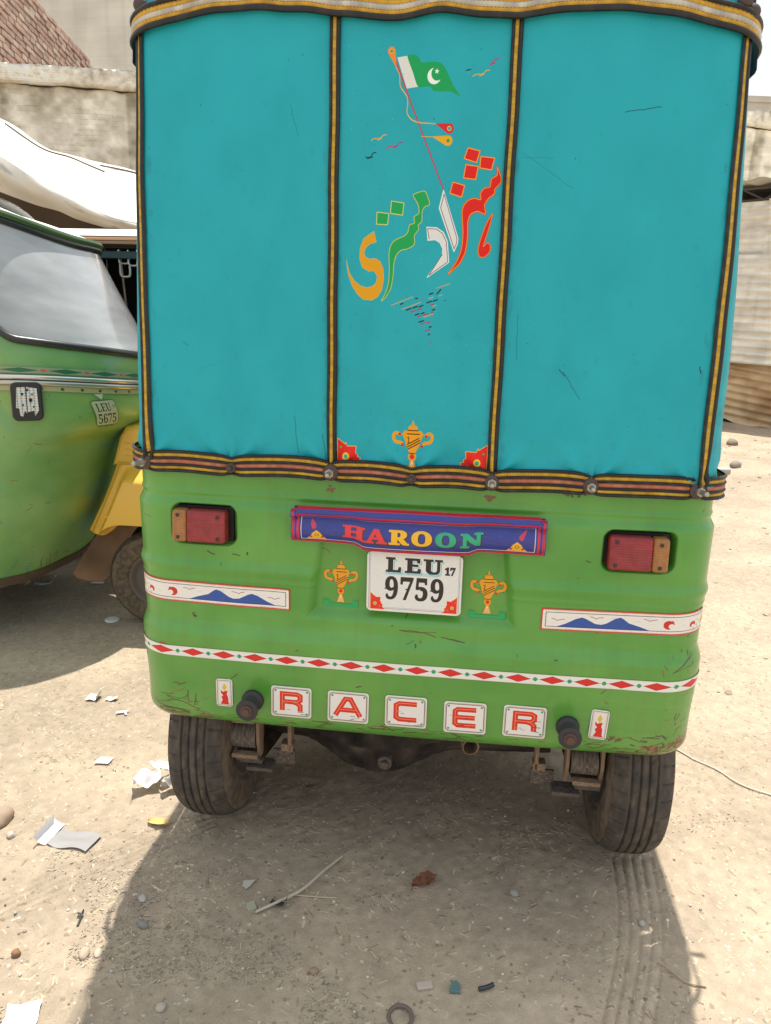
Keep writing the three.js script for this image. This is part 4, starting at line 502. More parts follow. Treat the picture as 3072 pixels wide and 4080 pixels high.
{
  const dm = (r, g, b, bs = 0.0012) => new THREE.MeshStandardMaterial({ map: dataTex(128, 128, (i, j) => { const l = 0.75 + (bs > 0.01 ? 1.5 : 0.7) * (fbm(i / 9, j / 9, 6, 4) - 0.42); return [r * l, g * l, b * l]; }, true), roughness: 0.95, bumpMap: dataTex(128, 128, (i, j) => 255 * fbm(i / 7, j / 7, 16, 4)), bumpScale: bs, side: THREE.DoubleSide });
  const grime = dm(120, 108, 96), rustyM = dm(176, 146, 118), oily = dm(62, 54, 46, 0.012);
  for (const [cx, q, dy] of [[-0.402, 1, 0], [0.412, -1, 0.008]]) {
    const z = -0.115; const sp = new THREE.Group(); sp.name = 'leaf_spring'; rick.add(sp); sp.position.set(cx, dy, 0);
    const hang = (x, t) => extrude([[-0.020, 0.40], [0.024, 0.40], [0.018, 0.30], [0.008, 0.255], [-0.010, 0.258], [-0.022, 0.30]], 0.006, 0.001).rotateY(Math.PI / 2).translate(x, 0, z + 0.012);
    obj('shackle_plate', hang(-0.043), rustyM, sp); obj('shackle_plate', hang(0.036), rustyM, sp);
    obj('spring_eye', cyl(0.033, 0.033, 0.062, 28).rotateZ(Math.PI / 2).translate(0, 0.302, z), grime, sp); obj('mounting_block', box(0.060, 0.020, 0.05, 0, 0.352, z, 0.003), rustyM, sp);
    for (let k = 0; k < 3; k++) obj('leaf', grid(6, 20, (u, v) => { const zz = lerp(-0.09 - k * 0.012, -0.75, v), y = 0.262 - k * 0.013 - 0.10 * Math.sin(v * 2.6) * 0.55; return [(u - 0.5) * (0.064 - k * 0.003), y + 0.000, zz]; }).translate(0.006 + k * 0.004, 0, 0), rustyM, sp), obj('leaf_end', box(0.064 - k * 0.003, 0.0105, 0.02, 0.006 + k * 0.004, 0.2625 - k * 0.013, -0.085 - k * 0.012, 0.002), k ? grime : rustyM, sp);
    obj('clamp_plate', [box(0.066, 0.010, 0.05, 0.035 * q, 0.214, z - 0.01, 0.002), box(0.056, 0.040, 0.008, 0.088 * q, 0.230, z - 0.03, 0.002)], grime, sp);
    obj('clamp_strap', [box(0.010, 0.10, 0.03, 0.105 * q, 0.30, z - 0.03, 0.002), box(0.03, 0.02, 0.03, 0.098 * q, 0.262, z - 0.03, 0.002)], rustyM, sp);
  }
  const prof = [[0.03, -0.44], [0.036, -0.30], [0.042, -0.20], [0.062, -0.15], [0.090, -0.10], [0.108, -0.05], [0.112, 0], [0.104, 0.05], [0.080, 0.10], [0.056, 0.15], [0.042, 0.20], [0.036, 0.32], [0.03, 0.44]];
  const ax = new THREE.LatheGeometry(new THREE.SplineCurve(prof.map((p) => new THREE.Vector2(...p))).getPoints(220), 120).rotateZ(-Math.PI / 2); { const p = ax.attributes.position; for (let i = 0; i < p.count; i++) { const an = Math.atan2(p.getY(i), p.getZ(i)), k = 1 + 0.10 * (fbm(p.getX(i) * 70, an * 9, 3, 3) - 0.44); p.setXYZ(i, p.getX(i), p.getY(i) * k, p.getZ(i) * k); } ax.computeVertexNormals(); }
  obj('rear_axle', ax.translate(-0.085, 0.252, -0.29), oily, rick);
  obj('drain_plug', [cyl(0.018, 0.018, 0.02, 20).rotateX(Math.PI / 2).translate(-0.062, 0.222, -0.175), cyl(0.010, 0.010, 0.03, 6).rotateX(Math.PI / 2).translate(-0.062, 0.222, -0.170)], grime, rick);
  obj('exhaust_pipe', [new THREE.LatheGeometry([[0.017, 0], [0.021, 0.001], [0.021, 0.3], [0.017, 0.3], [0.017, 0]].map((p) => new THREE.Vector2(...p)), 28).rotateX(-Math.PI / 2).rotateY(0.12).translate(0.148, 0.325, -0.10)], rustyM, rick);
  obj('cross_member', [box(0.86, 0.05, 0.05, 0.02, 0.385, -0.10, 0.006), box(0.5, 0.02, 0.08, 0.25, 0.365, -0.16, 0.004)], oily, rick);
  obj('underbody_rail', [box(0.06, 0.05, 1.8, -0.32, 0.42, -1.0), box(0.06, 0.05, 1.8, 0.33, 0.42, -1.0), box(0.5, 0.16, 0.6, 0.0, 0.36, -0.9)], oily, rick);
  obj('inner_flap', [box(0.10, 0.05, 0.006, -0.525, 0.41, -0.06, 0.002)], mat(0.35, 0.06, 0.04, 0.6), rick);
  wheel(rick, -0.510, 0.258, -0.29, 0.262, 0.142, 'x', 38, 0.155); wheel(rick, 0.540, 0.258, -0.30, 0.262, 0.142, 'x', 38, 0.155); wheel(rick, 0, 0.22, -2.2, 0.22, 0.10, 'x', 30, 0.12);
}

// ------------------------------------------------------------------ old green rickshaw on the left, facing right
{
  const C = [-1.8, 0, -1.5], G = thing('auto_rickshaw', 'worn pale green rickshaw with a wraparound windscreen and yellow mudguard, at left', 'auto rickshaw', C);
  const ax = smoothCurve([[0.2, 0.17], [0.37, 0.245], [0.55, 0.33], [0.70, 0.385], [0.80, 0.43], [0.87, 0.52], [0.95, 0.555], [1.13, 0.545], [1.2, 0.51], [1.44, 0.372], [1.573, 0.305], [1.70, 0.26]]);
  const az = smoothCurve([[0.2, 0.33], [0.30, 0.42], [0.45, 0.475], [0.7, 0.505], [1.0, 0.51], [1.2, 0.50], [1.573, 0.44], [1.7, 0.42]]);
  // t in degrees: below 0 the straight flank toward the rear, 0..180 round the nose, above 180 the far flank
  const cow = (t, y, off = 0) => {
    const a = ax(y) + off, b = az(y) + off;
    if (t < 0) return [t * 0.02, y, b]; if (t > 180) return [-(t - 180) * 0.02, y, -b];
    const r = t * Math.PI / 180, s = Math.sin(r), c = Math.cos(r), e = 0.88; return [a * Math.sign(s) * Math.pow(Math.abs(s), e), y, b * Math.sign(c) * Math.pow(Math.abs(c), e)];
  };
  const yb = (t) => 1.205 - 0.09 * clamp((t - 25) / 80) + 0.10 * (1 - Math.sqrt(Math.max(0, 1 - clamp((33 - t) / 10) ** 2))), ye = (t) => lerp(1.665, 1.578, ss(10, 95, t));
  const skin = canvasTex(1024, 1024, (g, w, h) => {
    const im = g.createImageData(w, h), r = rng(44);
    for (let j = 0; j < h; j++) for (let i = 0; i < w; i++) { const n = fbm(i / 120, j / 120, 53, 5) - 0.46, f = hash(i, j, 4) - 0.5, yel = ss(0.5, 0.75, fbm(i / 200, j / 150, 57, 3)), tl = ss(0.52, 0.72, fbm(i / 110, j / 90, 58, 3)), o = (j * w + i) * 4; im.data[o] = 124 + n * 60 + f * 8 + yel * 26 - tl * 14; im.data[o + 1] = 168 + n * 40 + f * 8 + yel * 4 - tl * 6; im.data[o + 2] = 98 + n * 40 + f * 8 - yel * 14 + tl * 34; im.data[o + 3] = 255; }
    g.putImageData(im, 0, 0);
    const st = (n, x0, x1, y0, y1, cols, l) => { for (let k = 0; k < n; k++) { g.strokeStyle = cols[k % cols.length]; g.lineWidth = 1 + r() * 2.5; g.globalAlpha = 0.4 + r() * 0.5; g.beginPath(); let x = lerp(x0, x1, r()) * w, y = lerp(y0, y1, r()) * h; const a = (r() - 0.5) * 3.4; g.moveTo(x, y); for (let q = 0; q < 4; q++) { x += Math.cos(a) * l * r() * 0.5; y += Math.sin(a) * l * r(); g.lineTo(x, y); } g.stroke(); } g.globalAlpha = 1; };
    st(26, 0.1, 0.6, 0.35, 0.9, ['#7a4a2a', '#5a3a20', '#3a4a24', '#8a5a38'], 14); st(22, 0.1, 0.7, 0.05, 1, ['#2a3a1c', '#a8b894'], 8); for (let k = 0; k < 140; k++) { g.fillStyle = ['#6a4a2a', '#2f3f1e', '#8fa878', '#4f7a5a'][k % 4]; g.globalAlpha = 0.15 + r() * 0.45; g.beginPath(); g.ellipse(lerp(0.1, 0.7, r()) * w, r() * h, 0.6 + r() * 2.2, 1 + r() * 5, (r() - 0.5) * 2, 0, 7); g.fill(); } g.globalAlpha = 1; st(60, 0.05, 0.7, 0.92, 1, ['#6a4426', '#4a3018'], 26);
    g.fillStyle = '#3a5fa8'; for (const [x, y, q] of [[0.305, 0.40, 9], [0.255, 0.60, 7]]) { g.beginPath(); g.ellipse(x * w, y * h, q, q * 1.5, 0.4, 0, 7); g.fill(); }
    for (let k = 0; k < 40; k++) { g.fillStyle = 'rgba(110,66,38,0.35)'; g.beginPath(); g.ellipse((0.28 + r() * 0.16) * w, (0.64 + r() * 0.16) * h, 3 + r() * 16, 2 + r() * 6, r(), 0, 7); g.fill(); }
  });
  const gm = new THREE.MeshPhysicalMaterial({ map: skin, roughness: 0.38, clearcoat: 0.25, clearcoatRoughness: 0.3, side: THREE.DoubleSide });
  const t0 = -60, t1 = 240, U = (t) => (t - t0) / 200;
  obj('cowl', grid(200, 90, (u, v) => { const t = lerp(t0, t1, u), y = lerp(0.27 + 0.0 * u, yb(clamp(t, 0, 180)), v), p = cow(t, y, 0.004 * (fbm(t / 18, y * 5, 5, 2) - 0.4)); return [p[0], p[1], p[2], U(t), v * 0.98]; }), gm, G);
  obj('bottom_rim', grid(140, 6, (u, v) => { const t = lerp(t0, t1, u), p = cow(t, 0.275, 0.006 - 0.03 * v); return [p[0], 0.278 - 0.045 * v - 0.01 * fbm(t / 9, 1, 3, 3), p[2]]; }), rustMat, G);
  // pillar beside the glass
  obj('screen_pillar', grid(30, 40, (u, v) => { const t = lerp(-60, 23.5, u), y = lerp(yb(24), ye(Math.max(0, t)) - 0.0, v), p = cow(t, y, -0.002); return [p[0], p[1], p[2], U(t), 0.95]; }), gm, G);
  const glassMap = dataTex(256, 256, (i, j) => { const l = 0.86 + 0.22 * (fbm(i / 60, j / 30, 8, 4) - 0.45) ; return [228 * l, 228 * l, 228 * l]; }, true);
  obj('windscreen', grid(120, 40, (u, v) => { const t = lerp(23.5, 172, u), p = cow(t, lerp(yb(t) + 0.008, ye(t) - 0.024, v), 0.004); return [p[0], p[1], p[2], u * 2, v]; }), new THREE.MeshPhysicalMaterial({ map: glassMap, transmission: 0.34, roughness: 0.16, clearcoat: 1, clearcoatRoughness: 0.04, side: THREE.DoubleSide }), G);
  const gas = []; for (let k = 0; k <= 60; k++) { const t = lerp(33, 172, k / 60); gas.push(cow(t, yb(t) + 0.004, 0.008)); }
  const up = []; up.push(cow(23.3, 1.60, 0.008), cow(23.3, 1.45, 0.008)); for (let k = 0; k < 10; k++) { const t = lerp(23.3, 32, k / 9); up.push(cow(t, yb(t) + 0.004, 0.008)); }
  obj('rubber_gasket', [new THREE.TubeGeometry(new THREE.CatmullRomCurve3([...up, ...gas].map((p) => new THREE.Vector3(...p))), 240, 0.014, 10), tube(Array.from({ length: 50 }, (_, k) => { const t = lerp(8, 172, k / 49); return cow(t, ye(t) - 0.026, 0.006); }), 0.014, 160)], mat(0.03, 0.029, 0.028, 0.35), G);
  // roof
  const rim = (t, k, off = 0.03) => { const y = ye(clamp(t, 0, 180)), a = cow(t, y, off), L = 1 - k; return [t >= 0 && t <= 180 ? a[0] * L - k * 0.6 : a[0], y + 0.16 * (1 - (1 - k) ** 2.4), a[2] * L]; };
  obj('roof', grid(160, 24, (u, v) => { const p = rim(lerp(-80, 260, u), v); return [...p, u, v]; }), mat(0.72, 0.71, 0.67, 0.5), G);
  obj('roof_edge', grid(160, 6, (u, v) => { const t = lerp(-80, 260, u), p = rim(t, 0, 0.034 - 0.012 * Math.abs(v - 0.5)); return [p[0], p[1] - 0.016 + v * 0.024, p[2], U(t), 0.9]; }), mat(0.055, 0.11, 0.035, 0.45), G);
  // moulding with the painted bands
  const ym = (t) => 1.065 - 0.055 * ss(20, 120, t), bandTex = canvasTex(512, 160, (g, w, h) => { g.fillStyle = '#8d9a78'; g.fillRect(0, 0, w, h); poly(g, [[60, 80], [256, 20], [452, 80], [256, 140]], '#1f6a48', '#2a3a24', 5); disc(g, 0, 80, 34, '#c8574a'); disc(g, 512, 80, 34, '#c8574a'); }, [14, 1]);
  obj('diamond_band', grid(120, 3, (u, v) => { const t = lerp(-50, 200, u), p = cow(t, ym(t) + 0.022 + v * 0.022, 0.007); return [p[0], p[1], p[2], u, v]; }), decal(bandTex), G);
  const dots = canvasTex(256, 80, (g, w, h) => { g.fillStyle = '#a9a67c'; g.fillRect(0, 0, w, h); disc(g, 128, 40, 24, '#2c5a34'); }, [30, 1]);
  obj('dotted_band', grid(120, 2, (u, v) => { const t = lerp(-50, 200, u), p = cow(t, ym(t) - 0.040 + v * 0.018, 0.0065); return [p[0], p[1], p[2], u, v]; }), decal(dots), G);
  const ring = (dy, r, m) => obj('chrome_moulding', new THREE.TubeGeometry(new THREE.CatmullRomCurve3(Array.from({ length: 80 }, (_, k) => { const t = lerp(-50, 200, k / 79); return new THREE.Vector3(...cow(t, ym(t) + dy, 0.006)); })), 200, r, 8), m, G);
  ring(0.008, 0.0095, mat(0.62, 0.61, 0.58, 0.25, { metalness: 0.85 })); ring(-0.012, 0.010, mat(0.50, 0.48, 0.42, 0.3, { metalness: 0.8 }));
  // broken lamp
  const lp = cow(32, 0.985, 0.0), Ld = new THREE.Group(); Ld.name = 'front_lamp'; Ld.position.set(...lp); Ld.rotation.y = 0.53; G.add(Ld);
  obj('lamp_frame', [extrude(rrShape(0.092, 0.128, 0.016), 0.016, 0.005)], blackTrim, Ld);
  const lensBump = dataTex(64, 96, (i, j) => { const a = (i % 8) - 3.5, b = (j % 8) - 3.5; return 240 - (a * a + b * b) * 7; });
  const lm = mat(0.62, 0.62, 0.60, 0.2, { bumpMap: lensBump, bumpScale: 0.006, metalness: 0.45 });
  for (const s of [[[-0.036, -0.020], [-0.030, 0.050], [-0.003, 0.052], [-0.002, -0.040], [-0.010, -0.030], [-0.016, -0.052], [-0.024, -0.048], [-0.026, -0.022]], [[0.001, -0.036], [0.002, 0.052], [0.034, 0.046], [0.036, -0.030], [0.024, -0.050], [0.022, -0.030], [0.010, -0.034]]]) { const g = extrude(s, 0.004, 0.001), uv = g.attributes.uv, p = g.attributes.position; for (let i = 0; i < p.count; i++) uv.setXY(i, p.getX(i) * 9, p.getY(i) * 9); obj('lens_piece', g.translate(0, 0, 0.023), lm, Ld); }
  obj('lamp_hole', [[-0.014, 0.028, 0.004], [0.012, 0.006, 0.006], [-0.014, -0.012, 0.003], [0.018, 0.026, 0.003], [0.02, -0.018, 0.003], [0.004, 0.042, 0.004]].map(([x, y, r]) => cyl(r, r, 0.002, 10).rotateX(Math.PI / 2).translate(x, y, 0.0292)), mat(0.012, 0.012, 0.012, 0.8), Ld);
  // painted number and ornaments
  const num = canvasTex(300, 360, (g, w, h) => { g.fillStyle = '#b9bd9c'; g.beginPath(); g.roundRect(10, 90, w - 20, h - 130, 30); g.fill(); g.strokeStyle = '#3a5a3c'; g.lineWidth = 6; g.stroke(); g.fillStyle = '#1c1a18'; g.textAlign = 'center'; g.save(); g.translate(w / 2 - 16, 188); g.scale(0.86, 1); g.font = 'bold 100px serif'; g.fillText('LEU', 0, 0); g.restore(); g.font = 'bold 34px serif'; g.fillText('11', 262, 160); g.save(); g.translate(w / 2, 300); g.scale(0.84, 1); g.font = 'bold 124px serif'; g.fillText('5675', 0, 0); g.restore(); poly(g, [[100, 30], [200, 30], [176, 60], [150, 84], [124, 60]], '#c6c8b4'); for (const x of [70, 150, 220]) { disc(g, x, 334, 10, '#1f8a7a'); } g.fillStyle = '#1f7a6a'; g.fillRect(60, 322, 190, 8); });
  obj('painted_number', grid(20, 12, (u, v) => { const t = lerp(59, 72, u) + (0.5 - v) * 9, p = cow(t, lerp(0.86, 1.015, v), 0.004); return [p[0], p[1], p[2], u, v]; }), new THREE.MeshStandardMaterial({ map: num, transparent: true, alphaTest: 0.4, roughness: 0.5, side: THREE.DoubleSide }), G);
  // cabin behind, out of frame
  obj('cabin_back', [box(0.06, 1.35, 0.95, -1.55, 0.95, 0), box(1.55, 0.05, 1.0, -0.82, 0.40, 0), grid(80, 6, (u, v) => { const p = cow(lerp(-2, 182, u), 0.42, -0.012); return [p[0] * (1 - v) - 0.1 * v, 0.43, p[2] * (1 - v)]; })], mat(0.06, 0.10, 0.05, 0.6), G);
  obj('seat', [box(0.35, 0.14, 0.7, -0.75, 0.72, 0, 0.05), box(0.1, 0.45, 0.7, -0.95, 0.95, 0, 0.04)], mat(0.03, 0.03, 0.032, 0.6), G);
  // yellow mudguard over the front wheel (coordinates in the thing's frame)
  const X = (x) => x + 1.8, Yl = mat(0.78, 0.46, 0.055, 0.4, { clearcoat: 0.3, clearcoatRoughness: 0.3 });
  const upper = extrude([[X(-1.352), 0.70], [X(-1.318), 0.80], [X(-1.295), 0.835], [X(-1.02), 0.84], [X(-0.98), 0.70]], 0.09, 0.018).translate(0, 0, -0.06);
  const low = new THREE.Shape(); low.moveTo(X(-1.335), 0.69); low.quadraticCurveTo(X(-1.372), 0.60, X(-1.405), 0.53); low.lineTo(X(-1.472), 0.405); low.quadraticCurveTo(X(-1.452), 0.388, X(-1.425), 0.392); low.quadraticCurveTo(X(-1.395), 0.405, X(-1.375), 0.428); low.quadraticCurveTo(X(-1.34), 0.458, X(-1.25), 0.462); low.lineTo(X(-0.98), 0.44); low.lineTo(X(-0.95), 0.69); low.closePath();
  const ylo = smoothCurve([[X(-1.475), 0.408], [X(-1.45), 0.392], [X(-1.42), 0.396], [X(-1.375), 0.432], [X(-1.33), 0.456], [X(-1.25), 0.463], [X(-0.98), 0.456]]), yhi = curve([[X(-1.474), 0.41], [X(-1.407), 0.53], [X(-1.368), 0.62], [X(-1.337), 0.695], [X(-0.98), 0.695]]);
  const yl = curve([[0.40, X(-1.474)], [0.53, X(-1.407)], [0.62, X(-1.368)], [0.695, X(-1.337)]]);
  obj('mudguard', [upper, extrude(low, 0.14, 0.012).translate(0, 0, -0.09), grid(60, 40, (u, v) => { const x = lerp(X(-1.473), X(-0.98), u), y = lerp(ylo(x), yhi(x), v), xl = yl(y), k = ss(0.04, 0.085, x - xl); return [x, y, 0.062 + 0.014 * ss(0, 0.02, x - xl) + k * 0.085 * ss(0.695, 0.635, y) + 0.01 * Math.sin(clamp((y - 0.4) / 0.25) * 3.14)]; }), ...[0.73, 0.755, 0.78].map((y) => bar([X(-1.31), y, 0.049], [X(-1.05), y, 0.049], 0.0022)), bar([X(-1.36), 0.492, 0.158], [X(-1.0), 0.500, 0.158], 0.004)], Yl, G);
  const fl = []; for (let k = 0; k <= 16; k++) { const t = k / 16; fl.push([lerp(X(-1.405), X(-1.575), Math.pow(t, 0.9)), lerp(0.44, 0.205, t) + 0.006 * (hash(k, 1, 3) - 0.5)]); } fl.push([X(-1.56), 0.182], [X(-1.50), 0.170], [X(-1.44), 0.176]); for (let k = 0; k <= 16; k++) { const t = k / 16; fl.push([lerp(X(-1.42), X(-1.27), Math.pow(t, 1.1)) + 0.010 * (hash(k, 2, 3) - 0.5), lerp(0.19, 0.44, t)]); }
  obj('mud_flap', extrude(fl, 0.02, 0.004).translate(0, 0, 0.03), new THREE.MeshStandardMaterial({ map: dataTex(128, 128, (i, j) => { const l = 0.75 + 0.8 * (fbm(i / 20, j / 20, 3, 4) - 0.42); return [158 * l, 124 * l, 92 * l]; }, true), roughness: 0.95, side: THREE.DoubleSide }), G);
  const fw = wheel(G, X(-1.195), 0.205, 0.04, 0.208, 0.10, 'z', 26, 0.105);
  wheel(G, -1.6, 0.2, 0.5, 0.208, 0.10, 'z', 26, 0.105);
}
// ------------------------------------------------------------------ third rickshaw behind it: roof edge and dark cab
{
  const T = thing('auto_rickshaw', 'dark open-sided rickshaw with a pale roof, behind the pale green rickshaw', 'auto rickshaw', [-2.0, 0, -2.75]);
  const roofM = mat(0.74, 0.74, 0.72, 0.45), x0 = -1.2, x1 = 1.15;
  obj('roof', grid(40, 30, (u, v) => { const z = lerp(0.56, -0.56, v), x = lerp(x0, x1, u); return [x, 1.655 + 0.075 * Math.pow(Math.max(0, 1 - (z / 0.56) ** 2), 0.55), z]; }), roofM, T);
  const st = canvasTex(64, 128, (g, w, h) => { [['#3a2a20', 0, 18], ['#b98a5a', 18, 40], ['#4a3428', 58, 14], ['#a8825c', 72, 34], ['#2a201c', 106, 22]].forEach(([c, y, q]) => { g.fillStyle = c; g.fillRect(0, y, w, q); }); }, [8, 1]);
  obj('roof_trim', [grid(40, 4, (u, v) => [lerp(x0, x1, u), 1.615 + v * 0.045, 0.562 + 0.01 * Math.sin(v * 3.14), u, v])], decal(st), T);
  const dk = mat(0.014, 0.013, 0.012, 0.8);
  obj('cab_interior', [box(2.3, 1.6, 0.03, 0, 0.82, -0.55), box(0.03, 1.6, 1.05, -1.2, 0.82, 0), box(0.03, 1.6, 1.05, 1.13, 0.82, 0), box(2.3, 0.03, 1.08, 0, 1.62, 0)], dk, T);
  obj('side_panel', [box(2.3, 0.5, 0.04, 0, 0.62, 0.53), box(2.3, 0.04, 1.08, 0, 0.38, 0)], mat(0.06, 0.16, 0.04, 0.5), T);
  obj('curtain_strip', [box(2.2, 0.035, 0.012, 0, 1.575, 0.53)], mat(0.012, 0.05, 0.055, 0.6), T);
  const P = (x, y) => [-1.646 + (x - 258) * 0.00243 + 2.0, 1.467 - (y - 600) * 0.00243, 0.5], ut = (x0u, x1u, yt, ybm) => tube([P(x0u, yt), P(x0u, ybm - 5), P(x0u + 2, ybm), P(x1u - 2, ybm), P(x1u, ybm - 5), P(x1u, yt)], 0.0065, 40);
  obj('grab_rail', [ut(250, 270, 545, 570), ut(270, 289, 545, 574), ut(252, 272, 572, 596)], chrome, T);
  obj('support_rod', [bar(P(254, 570), P(266, 740), 0.006), bar(P(252, 545), P(254, 570), 0.0065)], mat(0.22, 0.17, 0.13, 0.4, { metalness: 0.7 }), T); obj('roof_hook', [bar(P(181, 528), P(182, 552), 0.007), new THREE.SphereGeometry(0.009, 10, 8).translate(...P(182, 553))], mat(0.4, 0.38, 0.36, 0.4, { metalness: 0.6 }), T);
  obj('mirror', new THREE.TorusGeometry(0.07, 0.006, 8, 30).scale(0.6, 1.6, 1).translate(...P(207, 568)), mat(0.06, 0.05, 0.05, 0.4), T);
  for (const [x, z] of [[-0.8, 0.45], [-0.8, -0.45], [0.85, 0]]) wheel(T, x, 0.2, z, 0.208, 0.10, 'z', 26, 0.105);
}
// ------------------------------------------------------------------ white tarpaulin shelter
{
  const S = thing('tarpaulin_shelter', 'white tarpaulin sagging over a dark shelter behind the left rickshaws', 'shelter');
  const far = smoothCurve([[-8.5, 4.6], [-6.5, 3.82], [-5.52, 3.444], [-5.2, 3.245], [-5.0, 3.135], [-4.774, 3.085], [-4.468, 3.014], [-4.104, 2.944], [-3.918, 2.896], [-2.6, 2.55], [-1.0, 2.3]]);
  const crest = smoothCurve([[-6.4, 3.9], [-5, 3.15], [-3.985, 2.563], [-3.583, 2.323], [-3.101, 2.111], [-2.774, 2.036], [-1.8, 1.9], [-0.7, 1.85]]), hem = smoothCurve([[-6.4, 2.95], [-4.094, 2.293], [-3.716, 2.181], [-3.296, 2.055], [-2.854, 1.969], [-1.8, 1.84], [-0.7, 1.8]]);
  const N = 512, map = dataTex(N, N, (i, j) => { const u = i / N, v = j / N, l = 0.92 + 0.16 * (fbm(u * 5, v * 5, 3, 4, 5) - 0.45) - 0.22 * ss(0.58, 0.8, fbm(u * 7, v * 7, 13, 4, 7)); return [232 * l, 226 * l, 212 * l]; }, true);
  const tm = new THREE.MeshPhysicalMaterial({ map, roughness: 0.7, side: THREE.DoubleSide });
  const wr = (x, z) => 0.035 * (fbm(x * 1.6, z * 2.2, 23, 3) - 0.45) + 0.012 * (vn(x * 7 + z * 3, z * 2, 24) - 0.5);
  obj('tarpaulin', [grid(120, 50, (u, v) => { const xc = lerp(-6.4, -0.7, u), xf = lerp(-8.5, -1.0, u), k = v; const x = lerp(xc, xf, k), z = lerp(-5.05, -7.7, k), y = lerp(crest(xc), far(xf), Math.pow(k, 0.92)) - 0.10 * Math.sin(k * Math.PI) * (0.4 + 0.6 * vn(x * 0.6, 1, 5)) + wr(x, z) * Math.sin(k * Math.PI); return [x, y, z, u * 4, v * 2]; }), grid(120, 14, (u, v) => { const x = lerp(-6.4, -0.7, u), k = v; const y = lerp(hem(x) + 0.02 * (vn(x * 5, 1, 3) - 0.5), crest(x), k), z = -5.05 - 0.16 * (1 - k) ** 1.5 + 0.05 * Math.sin(k * Math.PI) + 0.09 * (vn(x * 3 + k, k * 2, 6) - 0.5) * (1 - k * 0.7) + 0.03 * Math.sin(x * 16 + k * 3) * (1 - k); return [x, y, z, u * 4, v * 0.4]; })], tm, S);
  const rope = (p) => tube(p, 0.009, 40); const on = (u, k) => { const xc = lerp(-6.4, -0.7, u), xf = lerp(-8.5, -1.0, u); return [lerp(xc, xf, k), lerp(crest(xc), far(xf), Math.pow(k, 0.92)) + 0.0, lerp(-5.05, -7.7, k)]; };
  obj('tie_rope', [rope([on(0.40, 0.86), on(0.46, 0.88), on(0.50, 0.9), on(0.53, 0.82), on(0.56, 0.74)]), rope([on(0.55, 0.90), on(0.6, 0.94), on(0.64, 0.95), on(0.68, 0.93)])], mat(0.10, 0.09, 0.08, 0.9), S);
  obj('back_curtain', grid(60, 10, (u, v) => [lerp(-9, -1, u), lerp(0, far(lerp(-9, -1, u)) - 0.12, v), -7.62 + 0.05 * Math.sin(u * 60) * 0.6]), mat(0.10, 0.07, 0.045, 0.95), S);
  obj('end_curtain', grid(10, 10, (u, v) => [-1.0, lerp(0, 1.9, v), lerp(-5.3, -7.6, u)]), mat(0.10, 0.07, 0.045, 0.95), S);
  for (const [x, z] of [[-4.6, -5.15], [-1.6, -5.15], [-6.0, -7.55], [-2.6, -7.55]]) obj('post', bar([x, 0, z], [x, z < -6 ? far(x) - 0.05 : hem(x) + 0.05, z], 0.035), mat(0.16, 0.11, 0.07, 0.9), S);
}

// ------------------------------------------------------------------ litter, stones and straw on the dirt
const gy = (x, z) => ground(x, z);
function stone(name, label, x, z, rx, ry, rz, col, seed, cat = 'stone') {
  const g = mergeVertices(new THREE.IcosahedronGeometry(1, 3).deleteAttribute('uv').deleteAttribute('normal')), p = g.attributes.position, q = seed * 7.3;
  for (let i = 0; i < p.count; i++) { const a = p.getX(i), b = p.getY(i), c = p.getZ(i), k = 0.72 + 0.55 * fbm(a * 1.3 + q + 5, b * 1.3 + c * 0.9 + 9, seed, 3); p.setXYZ(i, a * k * rx, b * k * ry, c * k * rz); }
  g.computeVertexNormals(); const o = obj(name, g, mat(...col, 0.9)); o.position.set(x, gy(x, z) + ry * 0.45, z); o.rotation.y = seed * 1.7; return tag(o, label, cat);
}
function sheetOf(name, label, cat, x, z, pts, col, lift, turn = 0, o = {}) {           // a crumpled thin sheet with real thickness
  const s = extrude(pts, 0.0009), g = s.rotateX(-Math.PI / 2), p = g.attributes.position;
  const m = mat(...col, 0.75, o), q = obj(name, g, m); q.position.set(x, gy(x, z) + lift, z); q.rotation.y = turn; q.rotation.x = (R() - 0.5) * 0.12; q.rotation.z = (R() - 0.5) * 0.12; return tag(q, label, cat);
}
const curled = (w, d, curl, n = 16, seed = 1) => grid(n, n, (u, v) => { const x = (u - 0.5) * w, z = (0.5 - v) * d, k = ss(0.45, 1, u); return [x - curl * k * k * 0.6 * w, 0.004 + curl * k * k * w * 0.9 + 0.006 * vn(u * 3, v * 3, seed), z + 0.008 * (vn(u * 4, v * 2, seed + 2) - 0.5)]; });
stone('stone', 'tan rounded stone cut by the left edge beside the folded poster', -1.055, -0.088, 0.034, 0.022, 0.025, [0.34, 0.25, 0.18], 1);
stone('stone', 'oval tan pebble, larger of the two side by side at lower left', -0.634, 0.289, 0.011, 0.009, 0.016, [0.42, 0.33, 0.24], 2, 'pebble');
stone('stone', 'flat pale pebble touching the oval tan one at lower left', -0.606, 0.285, 0.014, 0.006, 0.009, [0.46, 0.38, 0.29], 3, 'pebble');
stone('stone', 'small whitish stone at the shadow edge below the left tyre', -0.581, 0.123, 0.009, 0.006, 0.012, [0.40, 0.37, 0.33], 4);
stone('stone', 'mottled grey and white lump in the shade below the exhaust', 0.267, -0.017, 0.012, 0.008, 0.010, [0.30, 0.28, 0.25], 5);
stone('stone', 'reddish tan pebble near the teal chip at bottom centre', -0.150, 0.27, 0.010, 0.007, 0.009, [0.32, 0.22, 0.17], 6, 'pebble');
stone('stone', 'white pebble left of the folded poster, under the rounded stone', -1.000, -0.035, 0.011, 0.009, 0.011, [0.44, 0.38, 0.31], 7, 'pebble');
